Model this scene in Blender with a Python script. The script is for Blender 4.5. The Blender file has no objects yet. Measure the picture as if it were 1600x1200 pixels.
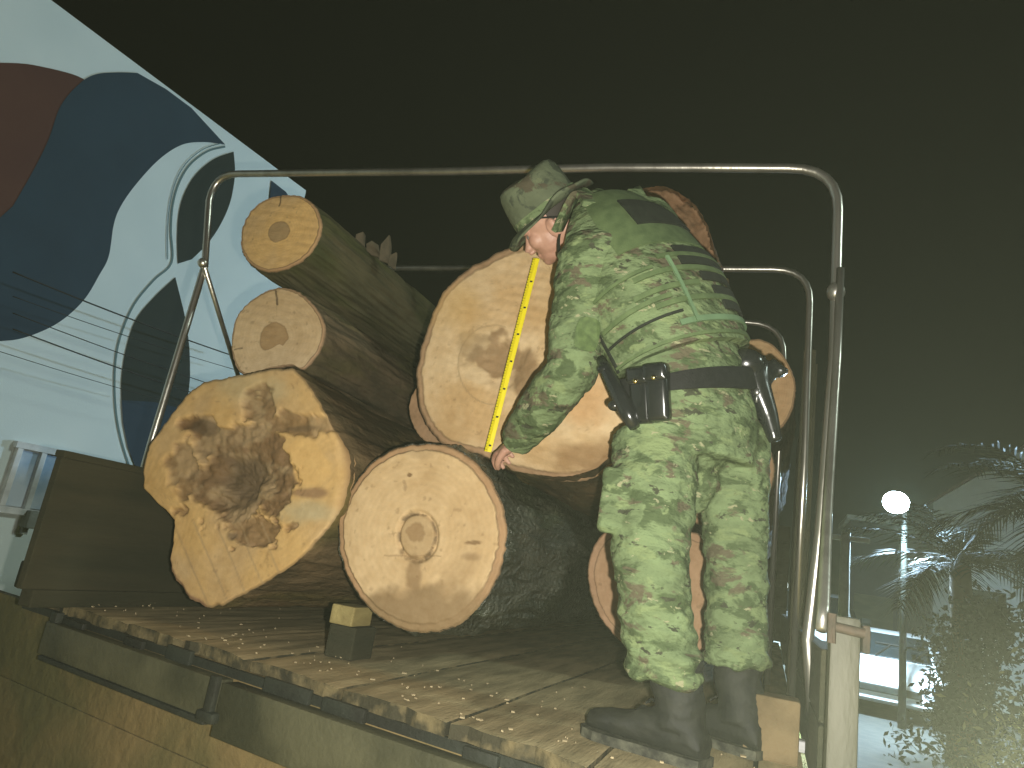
import bpy, bmesh, math, random
import numpy as np
from math import sin, cos, pi, radians, atan2, sqrt
from mathutils import Vector, Matrix

# ------------------------------------------------------------------ camera
SC = bpy.context.scene
CAM = np.array([0, 0, 1.6])
F = 1100.0
def basis(p, r, y):
    fw = np.array([-sin(y)*cos(p), cos(y)*cos(p), sin(p)])
    rt = np.array([cos(y), sin(y), 0]); up = np.cross(rt, fw)
    return fw, cos(r)*rt+sin(r)*up, cos(r)*up-sin(r)*rt
FW, RT, UP = basis(radians(14.2), radians(8.9), radians(21.8))
cd = bpy.data.cameras.new('camera'); cam = bpy.data.objects.new('camera', cd)
SC.collection.objects.link(cam); SC.camera = cam
cd.sensor_width = 36; cd.lens = F/1600*36; cd.clip_start = .02; cd.clip_end = 500
M = Matrix(((RT[0], UP[0], -FW[0], CAM[0]), (RT[1], UP[1], -FW[1], CAM[1]), (RT[2], UP[2], -FW[2], CAM[2]), (0, 0, 0, 1)))
cam.matrix_world = M

# ------------------------------------------------------------------ night sky
W = bpy.data.worlds.new('World'); SC.world = W; W.use_nodes = True
bg = W.node_tree.nodes['Background']
bg.inputs[0].default_value = (.62, .70, .50, 1); bg.inputs[1].default_value = .0020

# ------------------------------------------------------------------ light
def light(name, kind, loc, energy, color, **kw):
    d = bpy.data.lights.new(name, kind); d.energy = energy; d.color = color
    for k, v in kw.items(): setattr(d, k, v)
    o = bpy.data.objects.new(name, d); o.location = loc; SC.collection.objects.link(o); return o
sun = light('street_glow', 'SUN', (0, 0, 20), .66, (.80, .97, .88), angle=radians(6))
sun.rotation_euler = Vector((.88, .12, .50)).to_track_quat('Z', 'Y').to_euler()
# the phone's flash, moved ahead and low right so haze veils that corner
fl = CAM + (RT*.755 - UP*.60 + FW)*.062
light('camera_flash', 'POINT', tuple(fl), 235, (1.0, .965, .86), shadow_soft_size=.008)

SC.view_settings.view_transform = 'Standard'; SC.view_settings.look = 'None'
SC.view_settings.exposure = 0; SC.view_settings.gamma = 1
SC.cycles.max_bounces = 5; SC.cycles.volume_bounces = 0
random.seed(4); RNG = np.random.default_rng(7)
COL = SC.collection

# ------------------------------------------------------------------ helpers
def ray(x, y):
    d = FW*F + RT*(x-800) - UP*(y-600); return d/np.linalg.norm(d)
def at(x, y, Y):
    d = ray(x, y); return CAM + d*(Y/d[1])
def on_z(x, y, z):
    d = ray(x, y); return CAM + d*((z-CAM[2])/d[2])
def proj(P):
    v = np.asarray(P, float)-CAM; dz = v@FW
    return 800+F*(v@RT)/dz, 600-F*(v@UP)/dz
def srgb(r, g, b):
    return tuple((c/255/12.92 if c <= 10 else ((c/255+.055)/1.055)**2.4) for c in (r, g, b))
def nrm(v): v = np.asarray(v, float); return v/np.linalg.norm(v)

def _h(ix, iy, iz, s):
    n = (ix*374761393 + iy*668265263 + iz*2147483647 + s*974711) & 0x7fffffff
    n = ((n ^ (n >> 13))*1274126177) & 0x7fffffff
    return ((n ^ (n >> 16)) & 0xffff)/65535.0
def noise(x, y, z=0., s=0):
    x, y, z = np.broadcast_arrays(np.asarray(x, float), np.asarray(y, float), np.asarray(z, float))
    ix, iy, iz = [np.floor(a).astype(np.int64) for a in (x, y, z)]
    f = [a-np.floor(a) for a in (x, y, z)]; f = [a*a*(3-2*a) for a in f]
    r = 0
    for dx in (0, 1):
        for dy in (0, 1):
            for dz in (0, 1):
                w = (f[0] if dx else 1-f[0])*(f[1] if dy else 1-f[1])*(f[2] if dz else 1-f[2])
                r = r + w*_h(ix+dx, iy+dy, iz+dz, s)
    return r
def fbm(x, y, z=0., s=0, o=4):
    r = 0; a = .5; t = 0
    for k in range(o):
        r = r + a*noise(np.asarray(x)*2**k, np.asarray(y)*2**k, np.asarray(z)*2**k, s+k); t += a; a *= .5
    return r/t
def sm(a, b, x):
    t = np.clip((x-a)/(b-a), 0, 1); return t*t*(3-2*t)

# materials
MATS = {}
def mat(name, c1, c2=None, rough=.7, scale=8, bump=.0, bscale=40, metal=0, stretch=(1, 1, 1), lo=.35, hi=.65, emit=None, detail=6, spec=.5, attr=False, bdist=.01, coat=0):
    m = bpy.data.materials.new(name); m.use_nodes = True; nt = m.node_tree; N = nt.nodes; L = nt.links
    b = N['Principled BSDF']; b.inputs['Roughness'].default_value = rough; b.inputs['Metallic'].default_value = metal
    b.inputs['Specular IOR Level'].default_value = spec; b.inputs['Coat Weight'].default_value = coat
    tc = N.new('ShaderNodeTexCoord'); mp = N.new('ShaderNodeMapping'); mp.inputs['Scale'].default_value = stretch
    L.new(tc.outputs['Object'], mp.inputs['Vector'])
    if c2 is None: c2 = tuple(min(1, c*.7) for c in c1)
    n1 = N.new('ShaderNodeTexNoise'); n1.inputs['Scale'].default_value = scale; n1.inputs['Detail'].default_value = detail
    L.new(mp.outputs[0], n1.inputs['Vector'])
    cr = N.new('ShaderNodeValToRGB'); cr.color_ramp.elements[0].position = lo; cr.color_ramp.elements[1].position = hi
    cr.color_ramp.elements[0].color = (*c1, 1); cr.color_ramp.elements[1].color = (*c2, 1)
    L.new(n1.outputs['Fac'], cr.inputs[0])
    out = cr.outputs[0]
    if attr:
        a = N.new('ShaderNodeAttribute'); a.attribute_name = 'tint'
        mx = N.new('ShaderNodeMix'); mx.data_type = 'RGBA'; mx.blend_type = 'MULTIPLY'; mx.inputs[0].default_value = 1
        L.new(a.outputs['Color'], mx.inputs[6]); L.new(out, mx.inputs[7]); out = mx.outputs[2]
    L.new(out, b.inputs['Base Color'])
    if bump:
        n2 = N.new('ShaderNodeTexNoise'); n2.inputs['Scale'].default_value = bscale; n2.inputs['Detail'].default_value = 8
        L.new(mp.outputs[0], n2.inputs['Vector'])
        bp = N.new('ShaderNodeBump'); bp.inputs['Strength'].default_value = bump; bp.inputs['Distance'].default_value = bdist
        L.new(n2.outputs['Fac'], bp.inputs['Height']); L.new(bp.outputs[0], b.inputs['Normal'])
    if emit:
        b.inputs['Emission Color'].default_value = (*emit[0], 1); b.inputs['Emission Strength'].default_value = emit[1]
    MATS[name] = m; return m

def camo(name, cols, scale, bump=.25, stretch=(1, 1, 1.5), rough=.85):
    """patches of several colours, small irregular, wider than tall"""
    m = bpy.data.materials.new(name); m.use_nodes = True; nt = m.node_tree; N = nt.nodes; L = nt.links
    b = N['Principled BSDF']; b.inputs['Roughness'].default_value = rough; b.inputs['Specular IOR Level'].default_value = .2
    tc = N.new('ShaderNodeTexCoord'); mp = N.new('ShaderNodeMapping'); mp.inputs['Scale'].default_value = stretch
    L.new(tc.outputs['Object'], mp.inputs['Vector'])
    cur = None
    for i, (c, sc, th, sft) in enumerate(cols):
        if i == 0:
            nb = N.new('ShaderNodeTexNoise'); nb.inputs['Scale'].default_value = sc*scale; nb.inputs['Detail'].default_value = 3
            L.new(mp.outputs[0], nb.inputs['Vector'])
            cr = N.new('ShaderNodeValToRGB'); cr.color_ramp.elements[0].color = (*c, 1); cr.color_ramp.elements[1].color = (*[x*1.35 for x in c], 1)
            cr.color_ramp.elements[0].position = .4; cr.color_ramp.elements[1].position = .6
            L.new(nb.outputs['Fac'], cr.inputs[0]); cur = cr.outputs[0]; continue
        off = N.new('ShaderNodeMapping'); off.inputs['Location'].default_value = (i*7.3, i*3.1, i*5.7)
        L.new(mp.outputs[0], off.inputs['Vector'])
        n1 = N.new('ShaderNodeTexNoise'); n1.inputs['Scale'].default_value = sc*scale; n1.inputs['Detail'].default_value = 4.5
        n1.inputs['Roughness'].default_value = .62; n1.inputs['Distortion'].default_value = .35
        L.new(off.outputs[0], n1.inputs['Vector'])
        mr = N.new('ShaderNodeMapRange'); mr.inputs[1].default_value = th; mr.inputs[2].default_value = th+sft
        L.new(n1.outputs['Fac'], mr.inputs[0])
        mx = N.new('ShaderNodeMix'); mx.data_type = 'RGBA'; mx.inputs[7].default_value = (*c, 1)
        L.new(mr.outputs[0], mx.inputs[0]); L.new(cur, mx.inputs[6]); cur = mx.outputs[2]
    L.new(cur, b.inputs['Base Color'])
    n2 = N.new('ShaderNodeTexNoise'); n2.inputs['Scale'].default_value = 26; n2.inputs['Detail'].default_value = 6
    L.new(mp.outputs[0], n2.inputs['Vector'])
    bp = N.new('ShaderNodeBump'); bp.inputs['Strength'].default_value = bump; bp.inputs['Distance'].default_value = .02
    L.new(n2.outputs['Fac'], bp.inputs['Height']); L.new(bp.outputs[0], b.inputs['Normal'])
    MATS[name] = m; return m

def link(name, me, mats, parent=None):
    o = bpy.data.objects.new(name, me); COL.objects.link(o)
    for m in (mats if isinstance(mats, (list, tuple)) else [mats]): me.materials.append(MATS[m] if isinstance(m, str) else m)
    if parent is not None:
        o.parent = parent; o.matrix_parent_inverse = Matrix.Translation(-parent.location)
    return o
def meshdata(verts, faces, smooth=True, mi=None):
    me = bpy.data.meshes.new('m'); me.from_pydata([tuple(map(float, v)) for v in verts], [], [tuple(int(i) for i in f) for f in faces])
    if smooth: me.polygons.foreach_set('use_smooth', [True]*len(me.polygons))
    if mi is not None: me.polygons.foreach_set('material_index', mi)
    me.update(); return me
def empty(name, loc):
    o = bpy.data.objects.new(name, None); o.location = tuple(map(float, loc)); o.empty_display_size = .1; COL.objects.link(o); return o
def tag(o, label=None, cat=None, group=None, kind=None):
    if label: o['label'] = label
    if cat: o['category'] = cat
    if group: o['group'] = group
    if kind: o['kind'] = kind
    return o

class MB:
    """collects boxes, tubes and lofts into one mesh"""
    def __init__(s): s.v = []; s.f = []; s.m = []; s.k = 0
    def add(s, v, f, m=0):
        n = len(s.v); s.v += [tuple(map(float, p)) for p in v]; s.f += [tuple(int(i)+n for i in q) for q in f]; s.m += [m]*len(f); return s
    def box(s, c, size, R=None, m=0, bev=0.0):
        c = np.array(c, float); h = np.array(size, float)/2; R = np.eye(3) if R is None else np.array(R)
        if bev <= 0:
            P = [c+R@(h*np.array([i, j, k])) for i in (-1, 1) for j in (-1, 1) for k in (-1, 1)]
            return s.add(P, [(0, 1, 3, 2), (4, 6, 7, 5), (0, 4, 5, 1), (2, 3, 7, 6), (0, 2, 6, 4), (1, 5, 7, 3)], m)
        bm = bmesh.new(); bmesh.ops.create_cube(bm, size=1.0)
        for v in bm.verts: v.co = Vector((v.co.x*size[0], v.co.y*size[1], v.co.z*size[2]))
        bmesh.ops.bevel(bm, geom=bm.edges[:], offset=bev, segments=2, affect='EDGES', profile=.6)
        bm.verts.index_update()
        P = [c+R@np.array(v.co) for v in bm.verts]; Fc = [[v.index for v in f.verts] for f in bm.faces]; bm.free()
        return s.add(P, Fc, m)
    def loft(s, rings, m=0, cap=True, closed=False):
        n = len(rings[0]); V = [p for r in rings for p in r]; Fc = []
        for i in range(len(rings)-1 + (1 if closed else 0)):
            a = i*n; b = ((i+1) % len(rings))*n
            for j in range(n):
                k = (j+1) % n; Fc.append((a+j, a+k, b+k, b+j))
        if cap and not closed:
            V.append(np.mean(rings[0], 0)); c0 = len(V)-1; V.append(np.mean(rings[-1], 0)); c1 = len(V)-1; b = (len(rings)-1)*n
            for j in range(n):
                k = (j+1) % n; Fc.append((c0, k, j)); Fc.append((c1, b+j, b+k))
        return s.add(V, Fc, m)
    def tube(s, pts, r, n=10, m=0, closed=False, cap=True):
        pts = [np.array(p, float) for p in pts]; rr = r if hasattr(r, '__len__') else [r]*len(pts)
        rings = []; prev = None
        for i, p in enumerate(pts):
            t = nrm((pts[(i+1) % len(pts)] if (closed or i < len(pts)-1) else p)-(pts[i-1] if (closed or i > 0) else p))
            u = prev if prev is not None else (np.array([0, 0, 1.]) if abs(t[2]) < .9 else np.array([1., 0, 0]))
            u = nrm(u-t*(u@t)); w = np.cross(t, u); prev = u
            rings.append([p+rr[i]*(cos(a)*u+sin(a)*w) for a in np.linspace(0, 2*pi, n, endpoint=False)])
        return s.loft(rings, m, cap, closed)
    def ell(s, c, r, R=None, n=20, m=0):
        R = np.eye(3) if R is None else np.array(R); V = []; Fc = []; c = np.array(c, float)
        nl = n//2
        for i in range(1, nl):
            th = pi*i/nl
            for j in range(n):
                ph = 2*pi*j/n; V.append(c+R@(np.array(r)*np.array([sin(th)*cos(ph), sin(th)*sin(ph), cos(th)])))
        V.append(c+R@(np.array(r)*np.array([0, 0, 1.]))); V.append(c-R@(np.array(r)*np.array([0, 0, 1.])))
        for i in range(nl-2):
            for j in range(n): k = (j+1) % n; Fc.append((i*n+j, (i+1)*n+j, (i+1)*n+k, i*n+k))
        T = len(V)-2
        for j in range(n): k = (j+1) % n; Fc.append((T, j, k)); Fc.append((T+1, (nl-2)*n+k, (nl-2)*n+j))
        return s.add(V, Fc, m)
    def mesh(s, smooth=False): return meshdata(s.v, s.f, smooth, s.m)
    def build(s, name, mats, parent=None, smooth=False, auto=None):
        me = s.mesh(smooth or auto is not None)
        if auto is not None:
            bm = bmesh.new(); bm.from_mesh(me)
            for e in bm.edges:
                if len(e.link_faces) == 2 and e.calc_face_angle(0) > radians(auto): e.smooth = False
            bm.to_mesh(me); bm.free()
        return link(name, me, mats, parent)

def remesh(me, voxel, smooth_it=3, cast=None):
    o = bpy.data.objects.new('tmp', me); COL.objects.link(o)
    md = o.modifiers.new('r', 'REMESH'); md.mode = 'VOXEL'; md.voxel_size = voxel; md.use_smooth_shade = True
    if smooth_it:
        s2 = o.modifiers.new('s', 'SMOOTH'); s2.iterations = smooth_it; s2.factor = .5
    dg = bpy.context.evaluated_depsgraph_get(); dg.update()
    ev = o.evaluated_get(dg); out = bpy.data.meshes.new_from_object(ev)
    bpy.data.objects.remove(o); return out
def vco(me):
    a = np.empty(len(me.vertices)*3, np.float32); me.vertices.foreach_get('co', a); return a.reshape(-1, 3).astype(float)
def vno(me):
    a = np.empty(len(me.vertices)*3, np.float32); me.vertices.foreach_get('normal', a); return a.reshape(-1, 3).astype(float)
def setco(me, c): me.vertices.foreach_set('co', c.astype(np.float32).ravel()); me.update()
def allsmooth(me): me.polygons.foreach_set('use_smooth', [True]*len(me.polygons))
def tint(me, col):
    a = me.color_attributes.new('tint', 'FLOAT_COLOR', 'POINT')
    c = np.ones((len(me.vertices), 4), np.float32); c[:, :3] = col; a.data.foreach_set('color', c.ravel())
def catmull(P, n, closed=True):
    P = np.array(P, float); m = len(P); out = []
    seg = m if closed else m-1
    for i in range(seg):
        p0, p1, p2, p3 = (P[(i-1) % m], P[i], P[(i+1) % m], P[(i+2) % m]) if closed else (P[max(i-1, 0)], P[i], P[i+1], P[min(i+2, m-1)])
        for t in np.linspace(0, 1, n, endpoint=False):
            out.append(.5*((2*p1)+(-p0+p2)*t+(2*p0-5*p1+4*p2-p3)*t*t+(-p0+3*p1-3*p2+p3)*t**3))
    if not closed: out.append(P[-1])
    return np.array(out)

# materials of the place
mat('dirt_ground', srgb(186, 160, 100), srgb(132, 138, 70), .95, 1.2, .6, 14, lo=.4, hi=.62, bdist=.04)
mat('asphalt', (.05, .052, .048), (.07, .07, .06), .9, 6, .3, 80)
mat('bark_brown', (.16, .115, .068), (.075, .06, .038), .85, 7, .8, 45, stretch=(1, .45, 1), attr=True, bdist=.015, spec=.12)
mat('bark_grey', (.12, .10, .06), (.065, .06, .036), .85, 6, .7, 40, stretch=(1, .5, 1), attr=True, bdist=.012, spec=.12)
mat('bark_wet', (.045, .048, .034), (.10, .10, .075), .30, 9, 1.0, 52, stretch=(1, .6, 1), attr=True, bdist=.04, spec=.8)
mat('bark_red', (.20, .10, .05), (.13, .085, .045), .85, 14, .8, 50, attr=True, bdist=.015, spec=.12)
mat('cut_wood', (1, 1, 1), (.84, .8, .74), .72, 30, .35, 130, attr=True, bdist=.004, lo=.3, hi=.75, spec=.3)
mat('deck_wood', srgb(196, 178, 136), srgb(142, 128, 94), .85, 5, .5, 45, stretch=(4, .6, 1), attr=False, bdist=.008)
mat('deck_end', srgb(112, 100, 70), srgb(58, 54, 38), .9, 16, .6, 60, lo=.4, hi=.55)
mat('olive_board', srgb(128, 110, 72), srgb(94, 90, 56), .9, 2.6, .7, 16, lo=.38, hi=.6, bdist=.02)
mat('side_wood', srgb(56, 53, 36), srgb(42, 43, 28), .9, 4, .5, 40, stretch=(1, .4, 3), bdist=.006)
mat('yellow_block', srgb(165, 150, 98), srgb(130, 116, 72), .8, 20, .3, 90, stretch=(1, .3, 1))
mat('tan_block', srgb(122, 104, 74), srgb(98, 82, 56), .85, 14, .3, 90)
mat('frame_paint', srgb(92, 90, 68), srgb(58, 58, 42), .6, 5, .3, 60)
mat('frame_dark', srgb(46, 50, 42), srgb(34, 34, 28), .7, 8, .3, 60)
mat('post_metal', srgb(74, 72, 58), srgb(50, 50, 40), .6, 6, .2, 80, metal=.2, stretch=(1, 1, .3))
mat('galvanised', (.62, .60, .54), (.42, .40, .36), .32, 14, .1, 90, metal=.9, stretch=(1, 1, .2))
mat('rubber', (.02, .02, .02), (.035, .035, .03), .8, 20)
mat('steel', (.4, .4, .4), (.3, .3, .3), .4, 10, metal=.9)
mat('rust', srgb(74, 60, 48), srgb(46, 42, 34), .8, 30, .3, 90)
mat('wall_white', (.74, .80, .77), (.68, .75, .73), .85, 1.5, .08, 60)
mat('mural_blue', (.012, .036, .058), (.016, .044, .068), .8, 1.5)
mat('mural_red', (.085, .026, .017), (.10, .034, .02), .8, 1.5)
mat('mural_black', (.008, .018, .014), (.012, .022, .018), .8, 1.5)
mat('mural_stripe', (.12, .19, .19), (.14, .22, .22), .8, 3)
mat('mural_navy', (.010, .033, .058), (.012, .036, .06), .8, 3)
mat('window_frame', (.78, .78, .76), None, .5)
mat('pane', (.30, .42, .55), (.55, .62, .68), .08, 3, spec=.8, lo=.4, hi=.6)
mat('cable_black', (.012, .012, .012), None, .6)
mat('concrete', (.32, .33, .30), (.24, .25, .22), .9, 6, .3, 50)
mat('skin', (.50, .29, .21), (.40, .21, .15), .5, 22, .12, 160, bdist=.003, lo=.3, hi=.7)
mat('hair', (.03, .022, .015), None, .7)
mat('eye_white', (.25, .22, .2), None, .2)
mat('black_nylon', (.007, .008, .008), (.012, .013, .013), .7, 60, .4, 220, bdist=.003, spec=.25)
mat('black_plastic', (.010, .012, .013), (.016, .018, .018), .22, 20, spec=.7)
mat('brass', (.75, .6, .25), None, .25, metal=1)
mat('boot_leather', (.008, .009, .008), (.018, .019, .014), .75, 25, .4, 90, bdist=.004)
mat('boot_sole', (.10, .10, .07), (.02, .02, .016), .85, 30, .4, 60)
mat('tape_yellow', (.88, .74, .012), (.84, .70, .01), .4, 30, emit=None)
mat('tape_ink', (.02, .02, .02), None, .5)
mat('vest_strap', srgb(92, 110, 70), srgb(76, 94, 58), .8, 30, .3, 200, bdist=.003)
mat('vest_dark', srgb(30, 37, 27), srgb(20, 26, 18), .85, 30, .3, 200, bdist=.003)
mat('patch_green', srgb(88, 108, 62), srgb(68, 86, 48), .8, 60, .2, 150, bdist=.003)
mat('cord_pale', srgb(112, 142, 104), None, .7)
mat('leaf', (.10, .11, .045), (.17, .165, .07), .6, 3)
mat('leaf_dark', (.010, .018, .008), (.020, .030, .012), .7, 3)
mat('trunk', (.12, .09, .05), None, .9, 10, .5, 30)
mat('car_white', (.85, .87, .87), (.8, .82, .82), .25, 2, coat=.6)
mat('car_glass', (.02, .03, .035), None, .05, spec=.9)
mat('lamp_lens', (.8, .9, 1), None, .4, emit=((.72, .88, 1.0), 60))
mat('headlight_lit', (.8, .9, .9), None, .3, emit=((.85, 1, .98), 9))
mat('sign_white', (.8, .8, .78), None, .5)
mat('sign_red', (.5, .03, .03), None, .5)
mat('house_white', (.66, .68, .66), (.58, .6, .58), .85, 3)
mat('roof_tile', (.16, .10, .07), (.1, .07, .05), .9, 5)
mat('red_lens', (.4, .02, .02), None, .2)
mat('clear_tape', (.62, .62, .64), (.5, .5, .52), .15, 30, spec=.8)
CG = [((.125, .168, .082), .9, 0, 0), ((.072, .102, .046), 1.1, .50, .06), ((.108, .096, .060), 1.0, .56, .05),
      ((.050, .056, .034), 1.8, .61, .03), ((.180, .232, .108), 1.2, .555, .06), ((.27, .27, .16), 2.5, .63, .03)]
camo('camo_cloth', CG, 9.5, .8, (1, 1, 1.9))
camo('camo_hat', [((.095, .112, .068), .9, 0, 0), ((.055, .066, .044), 1, .52, .04), ((.08, .07, .045), .9, .56, .04), ((.13, .15, .085), 1.6, .60, .02)], 8.5, .4)

# ------------------------------------------------------------------ ground
g = MB()
nx = 90
xs = np.concatenate([np.linspace(-200, -14, 12), np.linspace(-12, 14, 66), np.linspace(18, 200, 12)])
ys = np.concatenate([np.linspace(-60, -5, 8), np.linspace(-4, 20, 64), np.linspace(24, 300, 16)])
X, Y = np.meshgrid(xs, ys, indexing='ij')
Z = .07*(fbm(X*.6, Y*.6, 0, 3)-.5) + .05*(fbm(X*2.1, Y*2.1, 0, 9)-.5); Z = np.where((abs(X) < 13) & (Y < 19), Z, Z*.3)-.02
V = np.stack([X, Y, Z], -1).reshape(-1, 3); ny = len(ys)
Fc = [(i*ny+j, (i+1)*ny+j, (i+1)*ny+j+1, i*ny+j+1) for i in range(len(xs)-1) for j in range(ny-1)]
o = link('ground', meshdata(V, Fc), 'dirt_ground'); tag(o, kind='structure')
# grass tufts, beyond counting
gb = MB()
for k in range(15000):
    x = random.uniform(-7.5, 3.5); y = random.uniform(2.2, 12)
    if fbm(x*.9, y*.9, 0, 31) < .45: continue
    h = random.uniform(.015, .05); a = random.uniform(0, 2*pi); w = .006
    dx, dy = cos(a)*w, sin(a)*w; lx, ly = random.uniform(-.05, .05), random.uniform(-.05, .05)
    z = .0
    gb.add([(x-dx, y-dy, z-.03), (x+dx, y+dy, z-.03), (x+lx, y+ly, z+h)], [(0, 1, 2)])
mat('grass_blade', (.22, .24, .08), (.34, .27, .11), .8, 1.2)
o = gb.build('grass', 'grass_blade'); tag(o, 'short dry grass scattered over the dirt ground', 'grass', kind='stuff')
# road strip far right
rd = MB(); rd.box((11, 13.0, .02), (21, 8.5, .05)); o = rd.build('road', 'asphalt'); tag(o, kind='structure')

# ------------------------------------------------------------------ mural building
wd = nrm([*ray(1382, 974)[:2], 0]); wn = np.array([-wd[1], wd[0], 0])   # along / away from the truck
def wallp(x, y, off=0.):
    r = ray(x, y); t = (7.0-off)/(r@wn); return CAM+r*t
B = empty('painted_building', (CAM*[1, 1, 0]+wn*7+wd*3)); tag(B, 'white building painted with big blue, dark red and black shapes, behind the truck', 'building')
def wl(a, z, d=0.): return np.array([0, 0, z])+wd*a+wn*(7.0+d)
TOP = 6.0; A1 = wallp(478, 300)@wd
w = MB()
w.add([wl(-6, -.1), wl(A1, -.1), wl(A1, TOP), wl(-6, TOP), wl(-6, -.1, 9), wl(A1, -.1, 9), wl(A1, TOP, 9), wl(-6, TOP, 9)],
      [(0, 1, 2, 3), (1, 5, 6, 2), (5, 4, 7, 6), (4, 0, 3, 7), (3, 2, 6, 7)])
def sheet(poly, off, mi):
    P = [wallp(x, y, off) for x, y in poly]
    for p in P: p[2] = min(p[2], TOP-.01)
    w.add(P, [tuple(range(len(P)))], mi)
def arc(pts, n=8): return [tuple(p) for p in catmull(pts, n, False)]
red = arc([(-60, 100), (0, 98), (60, 103), (135, 127), (120, 170), (80, 240), (40, 310), (0, 340), (-60, 365)])
sheet(red, .004, 2)
blue = arc([(352, 226), (320, 222), (285, 226), (250, 248), (215, 285), (190, 320), (178, 350), (170, 400), (155, 430), (130, 470), (90, 505), (40, 527), (0, 533), (-60, 535)]) \
    + [(-60, 345), (0, 340)] + arc([(20, 322), (50, 270), (75, 220), (95, 165), (125, 130), (150, 116), (185, 113), (215, 114)]) + [(260, 136), (300, 166)]
sheet(blue, .008, 1)
blk1 = arc([(365, 237), (335, 248), (308, 270), (290, 298), (280, 330), (277, 370), (278, 412)]) + arc([(300, 405), (325, 380), (345, 350), (360, 315), (367, 275), (366, 245)])
sheet(blk1, .008, 3)
blk2 = arc([(274, 433), (240, 465), (212, 500), (197, 545), (190, 590), (190, 625)]) + arc([(240, 628), (292, 640)]) + arc([(297, 590), (296, 545), (290, 500), (282, 465)])
sheet(blk2, .008, 3)
nav = [(190, 625), (192, 660), (200, 700), (215, 738), (230, 760)] + [(300, 760), (292, 640), (240, 628)]
sheet(nav, .012, 5)
def stripe(pts, wpx, off=.008, mi=4):
    P = catmull(pts, 8, False); T = np.gradient(P, axis=0); T /= np.linalg.norm(T, axis=1)[:, None]; Nn = np.stack([-T[:, 1], T[:, 0]], 1)
    a = [wallp(*p, off) for p in P+Nn*wpx/2]; b = [wallp(*p, off) for p in P-Nn*wpx/2]; n = len(P)
    for q in a+b: q[2] = min(q[2], TOP-.01)
    w.add(a+b, [(i, i+1, n+i+1, n+i) for i in range(n-1)], mi)
stripe([(352, 229), (325, 236), (298, 256), (280, 285), (270, 320), (267, 360), (268, 410), (240, 438), (210, 475), (190, 520), (181, 560), (179, 605), (182, 650), (190, 690), (204, 735)], 3.2)
stripe([(345, 224), (318, 233), (292, 254), (275, 283), (265.5, 320), (262, 360), (262, 405)], 1.5, .012)
sheet([(424, 282), (421, 312), (455, 312), (447, 300)], .012, 5)
for i in range(5): pass
o = w.build('wall', ['wall_white', 'mural_blue', 'mural_red', 'mural_black', 'mural_stripe', 'mural_navy'], B)
# parapet trim standing off the roof edge
t_ = MB(); Rw = np.array([wd, wn, [0, 0, 1]]).T
t_.box(wl((A1-6)/2, TOP+.016, .25), (A1+6.0, .49, .03), Rw); t_.build('coping', 'wall_white', B)
# window low on the wall
a0 = wallp(28, 697)@wd; a1 = wallp(100, 712)@wd; zt = 1.95; zb = wallp(5, 792)[2]
fr = MB(); wdt = a1-a0
for (aa, zz, sx, sz) in ((a0+wdt/2, zt+.02, wdt+.1, .06), (a0+wdt/2, zb-.02, wdt+.1, .06)): fr.box(wl(aa, zz, -.03), (sx, .08, sz), Rw, bev=.006)
for aa in (a0, a0+wdt*.5, a1): fr.box(wl(aa, (zt+zb)/2, -.028), (.05, .076, zt-zb-.02), Rw, bev=.006)
fo = fr.build('window', 'window_frame', B)
pn = MB(); pn.box(wl(a0+wdt/2, (zt+zb)/2, -.012), (wdt-.04, .02, zt-zb-.04), Rw); pn.build('pane', 'pane', fo)
# small wall box and a curtain-like weathered strip beside the window
sb = MB(); p = wallp(40, 810); sb.box(p-wn*.07, (.10, .14, .16), Rw, bev=.02); sb.box(p-wn*.03+np.array([0, 0, -.10]), (.05, .05, .08), Rw)
sb.build('wall_lamp', 'concrete', B)

# cables strung in front of the wall
def cable(pa, pb, off, r, lab):
    a = wallp(*pa, off); b = wallp(*pb, off); mid = (a+b)/2 - np.array([0, 0, .03]); P = catmull([a, (a+mid)/2-[0, 0, .008], mid, (b+mid)/2-[0, 0, .008], b], 5, False)
    mbb = MB(); mbb.tube(P, r, 6); oo = mbb.build('power_cable', 'cable_black', smooth=True)
    return tag(oo, lab, 'cable', 'cables strung across the painted wall')
cable((20, 425), (420, 574), .5, .007, 'uppermost and thickest black cable crossing the painted wall')
cable((20, 463), (420, 592), .5, .0035, 'thin cable just under the uppermost one on the painted wall')
cable((20, 489), (420, 628), .5, .0045, 'middle black cable crossing the painted wall')
cable((20, 514), (420, 650), .5, .006, 'dark cable second from the bottom of those crossing the painted wall')
cable((-20, 543), (420, 668), .5, .003, 'lowest, faintest cable crossing the painted wall')

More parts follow.
